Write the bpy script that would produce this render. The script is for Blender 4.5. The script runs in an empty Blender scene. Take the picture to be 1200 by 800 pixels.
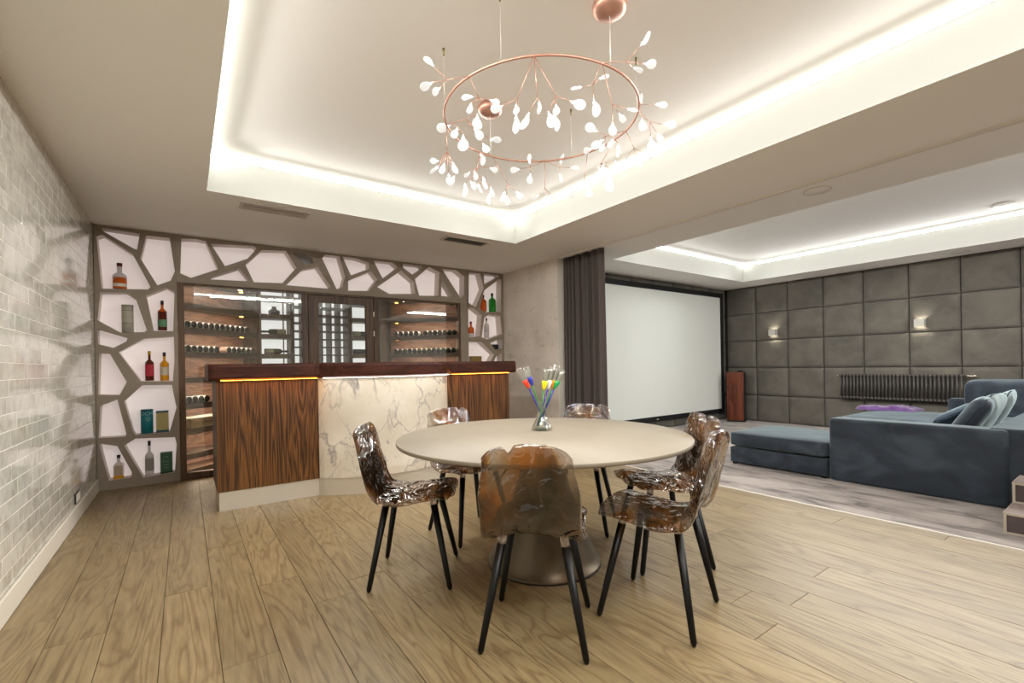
import bpy, bmesh, math, random
from mathutils import Vector, Matrix, noise
from mathutils.geometry import tessellate_polygon
random.seed(7)
R = math.radians
scn = bpy.context.scene
COL = scn.collection

# ------------------------------------------------------------------ camera
IMG_W, IMG_H = 1200, 800
FPX, YAW, ROLL, PCX, PCY, CAM_H = 539.144, R(35.457), R(0.985), 600.0, 427.9, 1.18
FW = Vector((math.sin(YAW), math.cos(YAW), 0)); RT0 = Vector((math.cos(YAW), -math.sin(YAW), 0)); DN0 = Vector((0, 0, -1))
RT = RT0 * math.cos(ROLL) + DN0 * math.sin(ROLL); DN = DN0 * math.cos(ROLL) - RT0 * math.sin(ROLL)
CAM = Vector((0, 0, CAM_H))
cd = bpy.data.cameras.new('camera'); cam = bpy.data.objects.new('camera', cd); COL.objects.link(cam)
cd.sensor_width = 36; cd.lens = 36 * FPX / IMG_W; cd.shift_y = (PCY - IMG_H / 2) / IMG_W; cd.clip_start = .05
m = Matrix((RT, -DN, -FW)).transposed().to_4x4(); m.translation = CAM
cam.matrix_world = m
scn.camera = cam
# ------------------------------------------------------------------ world, exposure
w = bpy.data.worlds.new('world'); scn.world = w; w.use_nodes = True
w.node_tree.nodes['Background'].inputs[0].default_value = (.05, .05, .05, 1)
w.node_tree.nodes['Background'].inputs[1].default_value = 1
vs = scn.view_settings; vs.view_transform = 'Standard'; vs.look = 'None'; vs.gamma = 1; vs.use_curve_mapping = False
vs.exposure = 1.1
LED_MAIN, LED_CIN = 8.0, 5.5           # glow of the cove strips
BEAM_MAIN, BEAM_CIN = 4.0, 4.1          # watts per metre of the fill lamps added along the coves
PANEL_GLOW = .15                        # backlit shelf panels
BULB_GLOW = .31
CORE_GLOW = 10

# pixel -> ray helpers (distance always comes from a wall, floor or shelf plane)
def ray(x, y): return FW + RT * ((x - PCX) / FPX) + DN * ((y - PCY) / FPX)
def atY(x, y, Y): v = ray(x, y); return CAM + v * (Y / v.y)
def atX(x, y, X): v = ray(x, y); return CAM + v * (X / v.x)
def atZ(x, y, Z): v = ray(x, y); return CAM + v * ((Z - CAM_H) / v.z)
def proj(p):
    q = p - CAM; d = q.dot(FW); return (PCX + FPX * q.dot(RT) / d, PCY + FPX * q.dot(DN) / d)

# ------------------------------------------------------------------ materials
def lin(c):
    f = lambda v: v / 12.92 if v <= .04045 else ((v + .055) / 1.055) ** 2.4
    return tuple(f(x / 255) for x in c) + (1,)
MATS = {}
def mat(name, col, rough=.5, metal=0, spec=.5, trans=0, ior=1.45, emit=None, es=0, coat=0, sheen=0, alpha=1):
    m = bpy.data.materials.new(name); m.use_nodes = True
    b = m.node_tree.nodes['Principled BSDF']; I = b.inputs
    I['Base Color'].default_value = lin(col); I['Roughness'].default_value = rough; I['Metallic'].default_value = metal
    I['Specular IOR Level'].default_value = spec; I['Transmission Weight'].default_value = trans; I['IOR'].default_value = ior
    I['Coat Weight'].default_value = coat; I['Sheen Weight'].default_value = sheen
    if emit: I['Emission Color'].default_value = lin(emit); I['Emission Strength'].default_value = es
    MATS[name] = m; return m
class NT:
    def __init__(s, m): s.m = m; s.t = m.node_tree; s.b = s.t.nodes['Principled BSDF']
    def n(s, typ, **kw):
        o = s.t.nodes.new('ShaderNode' + typ)
        for k, v in kw.items():
            if k in o.inputs: o.inputs[k].default_value = v
            else: setattr(o, k, v)
        return o
    def l(s, a, ao, b, bi): s.t.links.new(a.outputs[ao], b.inputs[bi])
    def coord(s, scale=(1, 1, 1), out='Object', rnd=0, rot=(0, 0, 0)):
        tc = s.n('TexCoord'); mp = s.n('Mapping'); mp.inputs['Scale'].default_value = scale; mp.inputs['Rotation'].default_value = rot
        s.l(tc, out, mp, 'Vector')
        if rnd:
            oi = s.n('ObjectInfo'); mu = s.n('Math', operation='MULTIPLY'); mu.inputs[1].default_value = rnd
            s.l(oi, 'Random', mu, 0); cx = s.n('CombineXYZ')
            for k in range(3): s.l(mu, 0, cx, k)
            s.l(cx, 0, mp, 'Location')
        return mp
    def ramp(s, stops, src=None, out=0):
        r = s.n('ValToRGB'); e = r.color_ramp.elements
        while len(e) < len(stops): e.new(.5)
        for i, (p, c) in enumerate(stops):
            e[i].position = p; e[i].color = lin(c) if max(c) > 1 else tuple(c) + (1,)
        if src: s.l(src, out, r, 0)
        return r
    def bump(s, src, out, strength, dist=.01):
        b = s.n('Bump'); b.inputs['Strength'].default_value = strength; b.inputs['Distance'].default_value = dist
        s.l(src, out, b, 'Height'); s.l(b, 0, s.b, 'Normal')
    def mixc(s, a, ao, b, bo, fac=None, fo=0, f=.5, blend='MIX'):
        x = s.n('MixRGB', blend_type=blend); x.inputs[0].default_value = f
        if fac: s.l(fac, fo, x, 0)
        if a: s.l(a, ao, x, 1)
        if b: s.l(b, bo, x, 2)
        return x

def wood(name, c_dark, c_mid, c_light, scale=(6, .5, 6), rough=.45, rnd=0, ring=7, dist=3.2, vary=.0, coat=0):
    m = mat(name, c_mid, rough, coat=coat); t = NT(m)
    mp = t.coord(scale, rnd=rnd)
    no = t.n('TexNoise', Scale=1.1, Detail=3, Roughness=.55, Distortion=.6); t.l(mp, 0, no, 'Vector')
    mu = t.n('Math', operation='MULTIPLY'); mu.inputs[1].default_value = ring; t.l(no, 'Fac', mu, 0)
    fr = t.n('Math', operation='PINGPONG'); fr.inputs[1].default_value = .5; t.l(mu, 0, fr, 0)
    m2 = t.n('Math', operation='MULTIPLY'); m2.inputs[1].default_value = 2; t.l(fr, 0, m2, 0)
    rp = t.ramp([(0, c_dark), (.42, c_mid), (1, c_light)], m2, 0)
    mp2 = t.coord(tuple(s * 9 for s in scale), rnd=rnd)
    n2 = t.n('TexNoise', Scale=1.5, Detail=4); t.l(mp2, 0, n2, 'Vector')
    r2 = t.ramp([(.3, (.72, .72, .72)), (.7, (1.05, 1.05, 1.05))], n2, 'Fac')
    x = t.mixc(rp, 0, r2, 0, f=.35, blend='MULTIPLY')
    last = x
    if vary:
        oi = t.n('ObjectInfo'); mr = t.n('MapRange'); mr.inputs['To Min'].default_value = 1 - vary; mr.inputs['To Max'].default_value = 1 + vary * .6
        t.l(oi, 'Random', mr, 0); hv = t.n('HueSaturation'); t.l(mr, 0, hv, 'Value'); t.l(x, 0, hv, 'Color'); last = hv
    t.l(last, 0, t.b, 'Base Color')
    t.bump(n2, 'Fac', .08, .003)
    return m
def mottle(name, cols, scale=3, rough=.8, detail=6, bump=0, sc=(1, 1, 1), rnd=0, **kw):
    m = mat(name, cols[len(cols) // 2], rough, **kw); t = NT(m)
    mp = t.coord(sc, rnd=rnd); no = t.n('TexNoise', Scale=scale, Detail=detail, Roughness=.6, Distortion=.4); t.l(mp, 0, no, 'Vector')
    k = len(cols); rp = t.ramp([(.3 + .4 * i / (k - 1), c) for i, c in enumerate(cols)], no, 'Fac'); t.l(rp, 0, t.b, 'Base Color')
    if bump: t.bump(no, 'Fac', bump, .02)
    return m

M_PLANK = wood('oak_plank', (136, 113, 80), (158, 136, 98), (164, 143, 106), (4.0, .45, 1), .38, rnd=31, ring=15, vary=.11)
M_GAP = mat('floor_gap', (112, 89, 66), .8)
M_CEIL = mat('ceiling_paint', (250, 247, 243), .75)
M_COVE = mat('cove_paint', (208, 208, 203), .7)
M_WHITE = mat('white_paint', (228, 222, 212), .5)
M_BASE = mat('baseboard_white', (226, 220, 208), .35)
M_GROUT = mat('grout', (226, 222, 212), .7)
M_LED = mat('led_strip', (255, 255, 255), emit=(250, 253, 243), es=LED_MAIN)
M_LED2 = mat('led_strip_cinema', (255, 255, 255), emit=(250, 253, 246), es=LED_CIN)
M_WARM = mat('led_warm', (255, 200, 120), emit=(255, 170, 70), es=9)
M_WARMB = mat('led_warm_bar', (255, 200, 120), emit=(255, 168, 66), es=9)
M_WINE = mat('led_wine_room', (255, 255, 255), emit=(255, 232, 212), es=34)
M_LEDW = mat('led_white_small', (255, 255, 255), emit=(255, 250, 240), es=6)
M_TAUPE = mottle('taupe_lacquer', [(144, 131, 116), (152, 139, 124)], 2, .55, 3)
M_NICHE = mat('niche_lining', (214, 203, 196), .6)
M_GLOW = mat('opal_panel', (235, 228, 226), .6, emit=(255, 240, 236), es=PANEL_GLOW)
M_GLOWW = mat('opal_panel_wine', (240, 240, 238), .6, emit=(255, 253, 250), es=.40)
M_WALNUT = wood('walnut', (58, 35, 17), (100, 63, 31), (136, 90, 46), (7, 7, .25), .38, rnd=17, ring=15)
M_WALNUT2 = wood('walnut_cabinet', (74, 52, 36), (98, 72, 52), (112, 84, 62), (9, 9, .5), .45, rnd=17, ring=5)
M_SHELF = wood('walnut_shelf', (84, 66, 54), (104, 84, 70), (116, 96, 80), (2, 2, 8), .5, rnd=9, ring=4)
M_BACKW = wood('walnut_back', (120, 86, 66), (150, 112, 88), (166, 126, 100), (1.2, 1.2, 7), .5, rnd=3, ring=6)
M_BARTOP = wood('bar_top_wood', (58, 27, 16), (74, 36, 23), (84, 42, 28), (1.2, 7, 7), .42, rnd=3, ring=4); M_BARTOP.node_tree.nodes['Principled BSDF'].inputs['Specular IOR Level'].default_value = .25
M_STEEL = mat('brushed_steel', (216, 208, 194), .36, .5)
M_TABLE = mottle('taupe_table', [(124, 114, 98), (132, 121, 104)], 4, .5, 4, sc=(1, .2, 1))
M_TBASE = mottle('bronze_base', [(82, 71, 56), (104, 91, 73)], 2.5, .38, 3, sc=(1, 1, .3), metal=.55)
M_BLACK = mat('black_wood', (9, 8, 8), .38, spec=.35)
M_COLLAR = mat('clear_collar', (225, 215, 205), .08, trans=.7, ior=1.3)
M_COPPER = mat('copper', (192, 146, 128), .4, .75)
M_WIRE = mat('steel_wire', (205, 200, 192), .4, .3)
M_BRASS = mat('dark_brass', (120, 106, 70), .4, .8)
M_LENS = mat('frosted_lens', (140, 138, 135), .4, emit=(255, 252, 246), es=BULB_GLOW)
M_CORE = mat('led_core', (255, 255, 255), emit=(255, 250, 240), es=CORE_GLOW)
M_SCREEN = mat('projection_screen', (232, 235, 231), .8)
M_SFRAME = mat('black_velvet_frame', (12, 13, 17), .7)
M_PANEL = mottle('grey_suede_panel', [(80, 76, 69), (93, 88, 80), (104, 99, 90)], 3.2, .75, 5, .06, rnd=23, sheen=.25)
M_PANELB = mat('panel_gap', (38, 36, 32), .9)
M_SPKW = wood('cherry_speaker', (84, 38, 22), (112, 54, 32), (126, 64, 40), (8, 8, .6), .3, ring=4)
M_SPKB = mat('speaker_black', (16, 16, 17), .35)
M_RAD = mat('radiator_grey', (72, 68, 64), .45)
M_CHROME = mat('chrome', (225, 215, 200), .15, 1)
M_SCONCE = mat('sconce_white', (190, 186, 178), .6)
M_VENTD = mat('vent_dark', (84, 80, 72), .6)
M_VENTF = mat('vent_frame', (205, 196, 184), .5)
M_PLASTERC = None

def make_mats():
    global M_CONC, M_MARBLE, M_CARPET, M_VELVET, M_VELVETD, M_CURT, M_CHAIR, M_TILE, M_GLASS, M_GRILLE, M_CURT, M_PURPLE, M_CLEAR, M_VELVETL
    # concrete plaster
    m = mat('concrete_plaster', (172, 160, 144), .55); t = NT(m); mp = t.coord((1, 1, 1))
    n1 = t.n('TexNoise', Scale=1.6, Detail=8, Roughness=.62); t.l(mp, 0, n1, 'Vector')
    r1 = t.ramp([(.3, (204, 193, 180)), (.55, (228, 218, 206)), (.75, (234, 225, 214))], n1, 'Fac')
    mp2 = t.coord((3, 3, 6)); n2 = t.n('TexNoise', Scale=2.2, Detail=6, Distortion=.6); t.l(mp2, 0, n2, 'Vector')
    r2 = t.ramp([(.60, (1, 1, 1)), (.68, (.80, .79, .78))], n2, 'Fac')
    x = t.mixc(r1, 0, r2, 0, f=.8, blend='MULTIPLY'); t.l(x, 0, t.b, 'Base Color'); t.bump(n2, 'Fac', .15, .01)
    M_CONC = m
    # veined marble of the bar front
    m = mat('veined_marble', (214, 204, 188), .22); t = NT(m); mp = t.coord((1, 1, 1))
    base = t.n('TexNoise', Scale=2.5, Detail=5); t.l(mp, 0, base, 'Vector')
    rb = t.ramp([(.3, (206, 194, 176)), (.7, (226, 217, 203))], base, 'Fac')
    cur = rb
    for sc, wd, colr, seed, th in ((1.5, .010, (92, 86, 96), 0, .44), (2.6, .012, (138, 130, 134), 5, .42), (4.3, .014, (168, 160, 156), 11, .4)):
        mpk = t.coord((1, 1, .62), rot=(0, R(28 + seed * 9), 0)); mpk.inputs['Location'].default_value = (seed, seed * .7, seed * 1.3)
        nd = t.n('TexNoise', Scale=sc, Detail=5, Roughness=.5, Distortion=.45); t.l(mpk, 0, nd, 'Vector')
        ab = t.n('Math', operation='SUBTRACT'); ab.inputs[1].default_value = .5; t.l(nd, 'Fac', ab, 0)
        a2 = t.n('Math', operation='ABSOLUTE'); t.l(ab, 0, a2, 0)
        rv = t.ramp([(0, (1, 1, 1)), (wd, (0, 0, 0))], a2, 0)
        nm = t.n('TexNoise', Scale=1.7, Detail=3); t.l(mpk, 0, nm, 'Vector')
        rm = t.ramp([(th, (0, 0, 0)), (th + .2, (1, 1, 1))], nm, 'Fac')
        k = t.n('Math', operation='MULTIPLY'); t.l(rv, 0, k, 0); t.l(rm, 0, k, 1)
        xx = t.mixc(cur, 0, None, 0, k, 0); xx.inputs[2].default_value = lin(colr); cur = xx
    t.l(cur, 0, t.b, 'Base Color'); M_MARBLE = m
    # carpet with swept dark streaks
    m = mat('carpet_pile', (150, 138, 130), .95, spec=.1, sheen=.3); t = NT(m); mp = t.coord((2.6, .8, 1), rot=(0, 0, R(28)))
    n1 = t.n('TexNoise', Scale=2.6, Detail=7, Roughness=.62, Distortion=.7); t.l(mp, 0, n1, 'Vector')
    r1 = t.ramp([(.36, (84, 76, 74)), (.46, (134, 123, 118)), (.6, (160, 148, 142))], n1, 'Fac'); t.l(r1, 0, t.b, 'Base Color')
    n2 = t.n('TexNoise', Scale=260, Detail=2); t.bump(n2, 'Fac', .5, .004); M_CARPET = m
    # velvet
    def velvet(name, a, b, c):
        m = mat(name, b, .7, spec=.1, sheen=1); t = NT(m); m.node_tree.nodes['Principled BSDF'].inputs['Sheen Tint'].default_value = lin((176, 194, 198))
        m.node_tree.nodes['Principled BSDF'].inputs['Sheen Roughness'].default_value = .35
        mp = t.coord((1, 1, 1.6), rnd=5); n = t.n('TexNoise', Scale=2.6, Detail=4, Roughness=.5, Distortion=1.2); t.l(mp, 0, n, 'Vector')
        r = t.ramp([(.32, a), (.5, b), (.68, c)], n, 'Fac'); t.l(r, 0, t.b, 'Base Color'); return m
    M_VELVET = velvet('blue_velvet', (48, 53, 61), (57, 63, 72), (70, 78, 87))
    M_VELVETL = velvet('pale_blue_velvet', (112, 124, 126), (132, 144, 146), (150, 160, 160))
    M_VELVETD = velvet('navy_velvet', (24, 32, 44), (34, 44, 58), (46, 58, 72))
    M_CURT = mottle('curtain_cloth', [(78, 69, 66), (88, 78, 74)], 3, .85, 3, sc=(1, 1, .2), sheen=.2)
    M_PURPLE = mottle('purple_throw', [(66, 38, 86), (98, 60, 122)], 22, .9, 3, .3, sheen=.4)
    # smoked amber resin of the chairs: thin tinted shell under a wavy gloss
    m = mat('smoked_resin', (180, 150, 120), .06); t = NT(m); nt = m.node_tree; out = nt.nodes['Material Output']; mp = t.coord((1, 1, .8), rnd=13)
    n1 = t.n('TexNoise', Scale=2.9, Detail=2.0, Roughness=.45, Distortion=1.2); t.l(mp, 0, n1, 'Vector')
    r = t.ramp([(.30, (232, 226, 221)), (.45, (208, 198, 189)), (.50, (214, 176, 118)), (.54, (186, 138, 74)), (.60, (120, 94, 70)), (.68, (96, 78, 62)), (.78, (216, 206, 198))], n1, 'Fac')
    tc = t.n('TexCoord'); cur = r
    for ctr, rad, cc in (((.0, -.23, .80), .13, (206, 158, 84)), ((.05, -.185, .60), .17, (84, 62, 44)), ((.0, .0, .49), .15, (150, 108, 66))):
        dv = t.n('VectorMath', operation='DISTANCE'); t.l(tc, 'Object', dv, 0); dv.inputs[1].default_value = ctr
        ad = t.n('Math', operation='MULTIPLY_ADD'); t.l(n1, 'Fac', ad, 0); ad.inputs[1].default_value = .30; t.l(dv, 'Value', ad, 2)
        mr = t.n('MapRange'); mr.inputs['From Min'].default_value = rad + .15; mr.inputs['From Max'].default_value = rad + .02; mr.interpolation_type = 'SMOOTHSTEP'; t.l(ad, 0, mr, 0)
        xx = t.mixc(cur, 0, None, 0, mr, 0); xx.inputs[2].default_value = lin(cc); cur = xx
    r = cur
    mpb = t.coord((1, 1, .55), rnd=13); nb = t.n('TexNoise', Scale=8, Detail=2, Distortion=2.0); t.l(mpb, 0, nb, 'Vector')
    bp = t.n('Bump'); bp.inputs['Strength'].default_value = .9; bp.inputs['Distance'].default_value = .035; t.l(nb, 'Fac', bp, 'Height')
    tr = nt.nodes.new('ShaderNodeBsdfTransparent'); t.l(r, 0, tr, 0)
    df = nt.nodes.new('ShaderNodeBsdfDiffuse'); t.l(r, 0, df, 0); t.l(bp, 0, df, 'Normal')
    gl = nt.nodes.new('ShaderNodeBsdfGlossy'); gl.inputs['Roughness'].default_value = .04; t.l(bp, 0, gl, 'Normal')
    m0 = nt.nodes.new('ShaderNodeMixShader'); m0.inputs[0].default_value = .04; t.l(tr, 0, m0, 1); t.l(df, 0, m0, 2)
    fc = facing_fac(nt, .11, .85, 2.0); t.l(bp, 0, fc.inputs[0].links[0].from_node.inputs[0].links[0].from_node, 'Normal')
    mx = nt.nodes.new('ShaderNodeMixShader'); t.l(fc, 0, mx, 0); t.l(m0, 0, mx, 1); t.l(gl, 0, mx, 2); t.l(mx, 0, out, 0)
    M_CHAIR = m
    # glazed marble wall tile
    m = mat('marble_tile', (206, 202, 190), .09, coat=.4); t = NT(m); mp = t.coord((1, 1, 1), rnd=19)
    n1 = t.n('TexNoise', Scale=9, Detail=4, Distortion=1.0); t.l(mp, 0, n1, 'Vector')
    r = t.ramp([(.3, (190, 186, 174)), (.45, (210, 206, 195)), (.65, (224, 221, 211))], n1, 'Fac')
    oi = t.n('ObjectInfo'); mr = t.n('MapRange'); mr.inputs['To Min'].default_value = .9; mr.inputs['To Max'].default_value = 1.03; t.l(oi, 'Random', mr, 0)
    hv = t.n('HueSaturation'); t.l(mr, 0, hv, 'Value'); t.l(r, 0, hv, 'Color'); t.l(hv, 0, t.b, 'Base Color')
    mpb = t.coord((1, 14, 2), rnd=19); nb = t.n('TexNoise', Scale=2.2, Detail=2); t.l(mpb, 0, nb, 'Vector'); t.bump(nb, 'Fac', .05, .008)
    M_TILE = m
    # thin architectural glass: transparent with fresnel reflection
    m = mat('thin_glass', (255, 255, 255), 0); nt = m.node_tree; out = nt.nodes['Material Output']
    tr = nt.nodes.new('ShaderNodeBsdfTransparent'); tr.inputs[0].default_value = (.95, .97, .96, 1)
    gl = nt.nodes.new('ShaderNodeBsdfGlossy'); gl.inputs['Roughness'].default_value = .0
    fr = facing_fac(nt, .09, .9, 4)
    mx = nt.nodes.new('ShaderNodeMixShader'); nt.links.new(fr.outputs[0], mx.inputs[0]); nt.links.new(tr.outputs[0], mx.inputs[1]); nt.links.new(gl.outputs[0], mx.inputs[2])
    nt.links.new(mx.outputs[0], out.inputs[0]); M_GLASS = m
    m = mat('speckled_grille', (170, 168, 170), .6); t = NT(m); mp = t.coord((90, 90, 90)); v = t.n('TexVoronoi', Scale=1.2); t.l(mp, 0, v, 'Vector')
    r = t.ramp([(.25, (120, 118, 120)), (.5, (205, 203, 205))], v, 'Distance'); t.l(r, 0, t.b, 'Base Color'); M_GRILLE = m
    M_CLEAR = clear_glass('clear_glass', (250, 252, 250))
def facing_fac(nt, lo, hi, pw):
    """reflectance that rises from lo (face on) to hi (grazing), the same from both sides"""
    lw = nt.nodes.new('ShaderNodeLayerWeight'); lw.inputs[0].default_value = .5
    p = nt.nodes.new('ShaderNodeMath'); p.operation = 'POWER'; p.inputs[1].default_value = pw; nt.links.new(lw.outputs['Facing'], p.inputs[0])
    r = nt.nodes.new('ShaderNodeMapRange'); r.inputs['To Min'].default_value = lo; r.inputs['To Max'].default_value = hi; nt.links.new(p.outputs[0], r.inputs[0]); return r
def clear_glass(name, col, ior=1.3, rough=0):
    """thin-walled glass: tinted transparency under a fresnel gloss"""
    m = mat(name, col, rough); nt = m.node_tree; out = nt.nodes['Material Output']
    tr = nt.nodes.new('ShaderNodeBsdfTransparent'); tr.inputs[0].default_value = lin(col)
    gl = nt.nodes.new('ShaderNodeBsdfGlossy'); gl.inputs['Roughness'].default_value = .03
    lw = facing_fac(nt, .12, .85, 2.5)
    mx = nt.nodes.new('ShaderNodeMixShader'); nt.links.new(lw.outputs[0], mx.inputs[0]); nt.links.new(tr.outputs[0], mx.inputs[1]); nt.links.new(gl.outputs[0], mx.inputs[2])
    nt.links.new(mx.outputs[0], out.inputs[0]); return m
make_mats()

# ------------------------------------------------------------------ geometry helpers
def link(o, parent=None, loc=None):
    COL.objects.link(o)
    if loc is not None: o.location = loc
    if parent is not None: o.parent = parent
    return o
def mesh_from(name, bm, m=None, smooth=False):
    bmesh.ops.recalc_face_normals(bm, faces=bm.faces)
    me = bpy.data.meshes.new(name); bm.to_mesh(me); bm.free()
    if m: me.materials.append(m)
    if smooth:
        for p in me.polygons: p.use_smooth = True
    return me
def obj(name, me, parent=None, loc=None, rot=None):
    o = bpy.data.objects.new(name, me); link(o, parent, loc)
    if rot: o.rotation_euler = rot
    return o
def tag(o, label, cat, group=None):
    o['label'] = label; o['category'] = cat
    if group: o['group'] = group
    return o
def thing(name, label, cat, loc=(0, 0, 0), rz=0, group=None):
    o = bpy.data.objects.new(name, None); link(o, None, loc); o.rotation_euler = (0, 0, rz); o.empty_display_size = .1
    return tag(o, label, cat, group)
def struct(o): o['kind'] = 'structure'; return o
def b_box(bm, x0, x1, y0, y1, z0, z1, bev=0, seg=1):
    r = bmesh.ops.create_cube(bm, size=1, matrix=Matrix.Translation(((x0 + x1) / 2, (y0 + y1) / 2, (z0 + z1) / 2)) @ Matrix.Diagonal((x1 - x0, y1 - y0, z1 - z0, 1)))
    if bev:
        vs_ = r['verts']; es = list({e for v in vs_ for e in v.link_edges})
        bmesh.ops.bevel(bm, geom=es, offset=bev, segments=seg, profile=.5, affect='EDGES')
def box(name, x0, x1, y0, y1, z0, z1, m, parent=None, bev=0, seg=1, smooth=False, base=None):
    """world-coordinate box; origin goes to its base centre unless base is given"""
    o0 = Vector(base) if base is not None else Vector(((x0 + x1) / 2, (y0 + y1) / 2, z0))
    bm = bmesh.new(); b_box(bm, x0 - o0.x, x1 - o0.x, y0 - o0.y, y1 - o0.y, z0 - o0.z, z1 - o0.z, bev, seg)
    o = obj(name, mesh_from(name, bm, m, smooth))
    o.location = o0
    if parent is not None:
        o.parent = parent; o.location = o0 - parent.location if parent.rotation_euler.z == 0 else o0
    return o
def b_lathe(bm, prof, n=24, cap=True, cx=0, cy=0, cz=0):
    rings = []
    for r_, z in prof:
        if r_ < 1e-5: rings.append([bm.verts.new((cx, cy, cz + z))]); continue
        rings.append([bm.verts.new((cx + r_ * math.cos(2 * math.pi * k / n), cy + r_ * math.sin(2 * math.pi * k / n), cz + z)) for k in range(n)])
    for a, b in zip(rings, rings[1:]):
        for k in range(n):
            p = [a[k % len(a)], a[(k + 1) % len(a)], b[(k + 1) % len(b)], b[k % len(b)]]
            q = []
            for v in p:
                if v not in q: q.append(v)
            if len(q) > 2: bm.faces.new(q)
    if cap:
        for rg in (rings[0], rings[-1]):
            if len(rg) > 2: bm.faces.new(rg)
def lathe(name, prof, m, n=24, cap=True, smooth=True):
    bm = bmesh.new(); b_lathe(bm, prof, n, cap); me = mesh_from(name, bm, m, smooth)
    return me
def b_tube(bm, pts, r0, r1=None, n=8):
    """tube through points with radius going r0->r1"""
    r1 = r0 if r1 is None else r1; rings = []; L = len(pts)
    for i, p in enumerate(pts):
        p = Vector(p); d = (Vector(pts[min(i + 1, L - 1)]) - Vector(pts[max(i - 1, 0)])).normalized()
        u = d.orthogonal().normalized() if i == 0 else (u - d * u.dot(d)).normalized()
        v = d.cross(u); r_ = r0 + (r1 - r0) * i / max(1, L - 1)
        rings.append([bm.verts.new(p + (u * math.cos(2 * math.pi * k / n) + v * math.sin(2 * math.pi * k / n)) * r_) for k in range(n)])
    for a, b in zip(rings, rings[1:]):
        for k in range(n): bm.faces.new((a[k], a[(k + 1) % n], b[(k + 1) % n], b[k]))
    bm.faces.new(rings[0]); bm.faces.new(rings[-1])
def tube(name, pts, r0, r1=None, m=None, n=8, parent=None):
    bm = bmesh.new(); b_tube(bm, pts, r0, r1, n); return obj(name, mesh_from(name, bm, m, True), parent)
def b_prism(bm, poly, holes, y0, y1, lining=0):
    """polygon with holes in the XZ plane, extruded from y0 to y1"""
    loops = [poly] + list(holes); flat = [p for l in loops for p in l]
    tris = tessellate_polygon([[Vector((x, z, 0)) for x, z in l] for l in loops])
    F = [bm.verts.new((x, y0, z)) for x, z in flat]; B = [bm.verts.new((x, y1, z)) for x, z in flat]
    for t in tris:
        try: bm.faces.new([F[i] for i in t]); bm.faces.new([B[i] for i in reversed(t)])
        except ValueError: pass
    i = 0
    for l in loops:
        n = len(l)
        for k in range(n):
            a, b = i + k, i + (k + 1) % n; f = bm.faces.new((F[a], F[b], B[b], B[a]))
            if i: f.material_index = lining
        i += n
def superbox(sx, sy, sz, e=.35, nu=28, nv=16, puff=0, m=None, name='cushion', wr=0, seed=0):
    """pillow-like rounded box centred on its base"""
    bm = bmesh.new(); sg = lambda c, p: math.copysign(abs(c) ** p, c); rows = []
    for j in range(nv + 1):
        ph = -math.pi / 2 + math.pi * j / nv; row = []
        for i in range(nu):
            th = 2 * math.pi * i / nu
            x = sg(math.cos(ph), e) * sg(math.cos(th), e); y = sg(math.cos(ph), e) * sg(math.sin(th), e); z = sg(math.sin(ph), e)
            k = 1 - puff * (max(abs(x), abs(y)) ** 3)
            p = Vector((x * sx / 2, y * sy / 2, z * sz / 2 * k))
            if wr: p += noise.noise_vector(p * 6 + Vector((seed, 0, 0))) * wr
            row.append(bm.verts.new(p + Vector((0, 0, sz / 2))))
        rows.append(row)
    for a, b in zip(rows, rows[1:]):
        for i in range(nu): bm.faces.new((a[i], a[(i + 1) % nu], b[(i + 1) % nu], b[i]))
    bmesh.ops.remove_doubles(bm, verts=bm.verts, dist=1e-5)
    return mesh_from(name, bm, m, True)
def text_mesh(txt, size, m, depth=.0006):
    cu = bpy.data.curves.new('txt', 'FONT'); cu.body = txt; cu.size = size; cu.align_x = 'CENTER'; cu.align_y = 'CENTER'; cu.extrude = depth
    o = bpy.data.objects.new('txt', cu); COL.objects.link(o); dg = bpy.context.evaluated_depsgraph_get()
    me = bpy.data.meshes.new_from_object(o.evaluated_get(dg)); COL.objects.unlink(o); bpy.data.objects.remove(o)
    me.materials.clear(); me.materials.append(m); return me

# ------------------------------------------------------------------ key dimensions
XL, YB, ZC, ZU = -.72, 6.10, 2.65, 2.95      # left wall, shelf front, soffit, upper ceiling
XC0, XC1, YC1, YC0 = .168, 3.28, 4.49, -.65  # main cove opening
XK = 4.13                                    # carpet edge
XW = 4.20                                    # plaster wall face
XP, YS = 9.15, 5.20                          # padded wall, screen wall
YBK = -2.4                                   # wall behind the camera
CX0, CX1, CY0, CY1 = 4.94, 8.47, -1.6, 4.45  # cinema cove opening
YW = 7.28                                    # wine room back panel

# ------------------------------------------------------------------ floor
fl = struct(box('floor', XL - .05, XK, YBK, 7.4, -.06, -.012, M_GAP, base=(0, 0, 0)))
PW = .205; x = -.51 - PW * 2; k = 0
while x < XK - .01:
    a, b = max(x, XL + .002), min(x + PW, XK - .004); rr = random.Random(k * 13 + 5); y = YBK if False else -.5 - rr.random() * 1.7
    while y < 6.4:
        L = rr.choice((1.5, 1.8, 2.1, 2.1)); y0, y1 = max(y, -.6), min(y + L, 7.38 if -.05 < a < 3.4 else 6.12)
        if y1 - y0 > .1 and b - a > .02:
            g = .0011; bm = bmesh.new(); w_, l_ = (b - a) / 2 - g, (y1 - y0) / 2 - g; dz = rr.random() * .0006
            b_box(bm, -w_, w_, -l_, l_, -.011, dz, .0009)
            obj('floor_plank', mesh_from('floor_plank', bm, M_PLANK), fl, ((a + b) / 2, (y0 + y1) / 2, 0))
        y += L
    x += PW; k += 1
obj('floor_board_field', (lambda bm: (b_box(bm, XL, XK - .004, YBK, -.602, -.011, 0), mesh_from('floor_board_field', bm, M_PLANK))[1])(bmesh.new()), fl)
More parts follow.
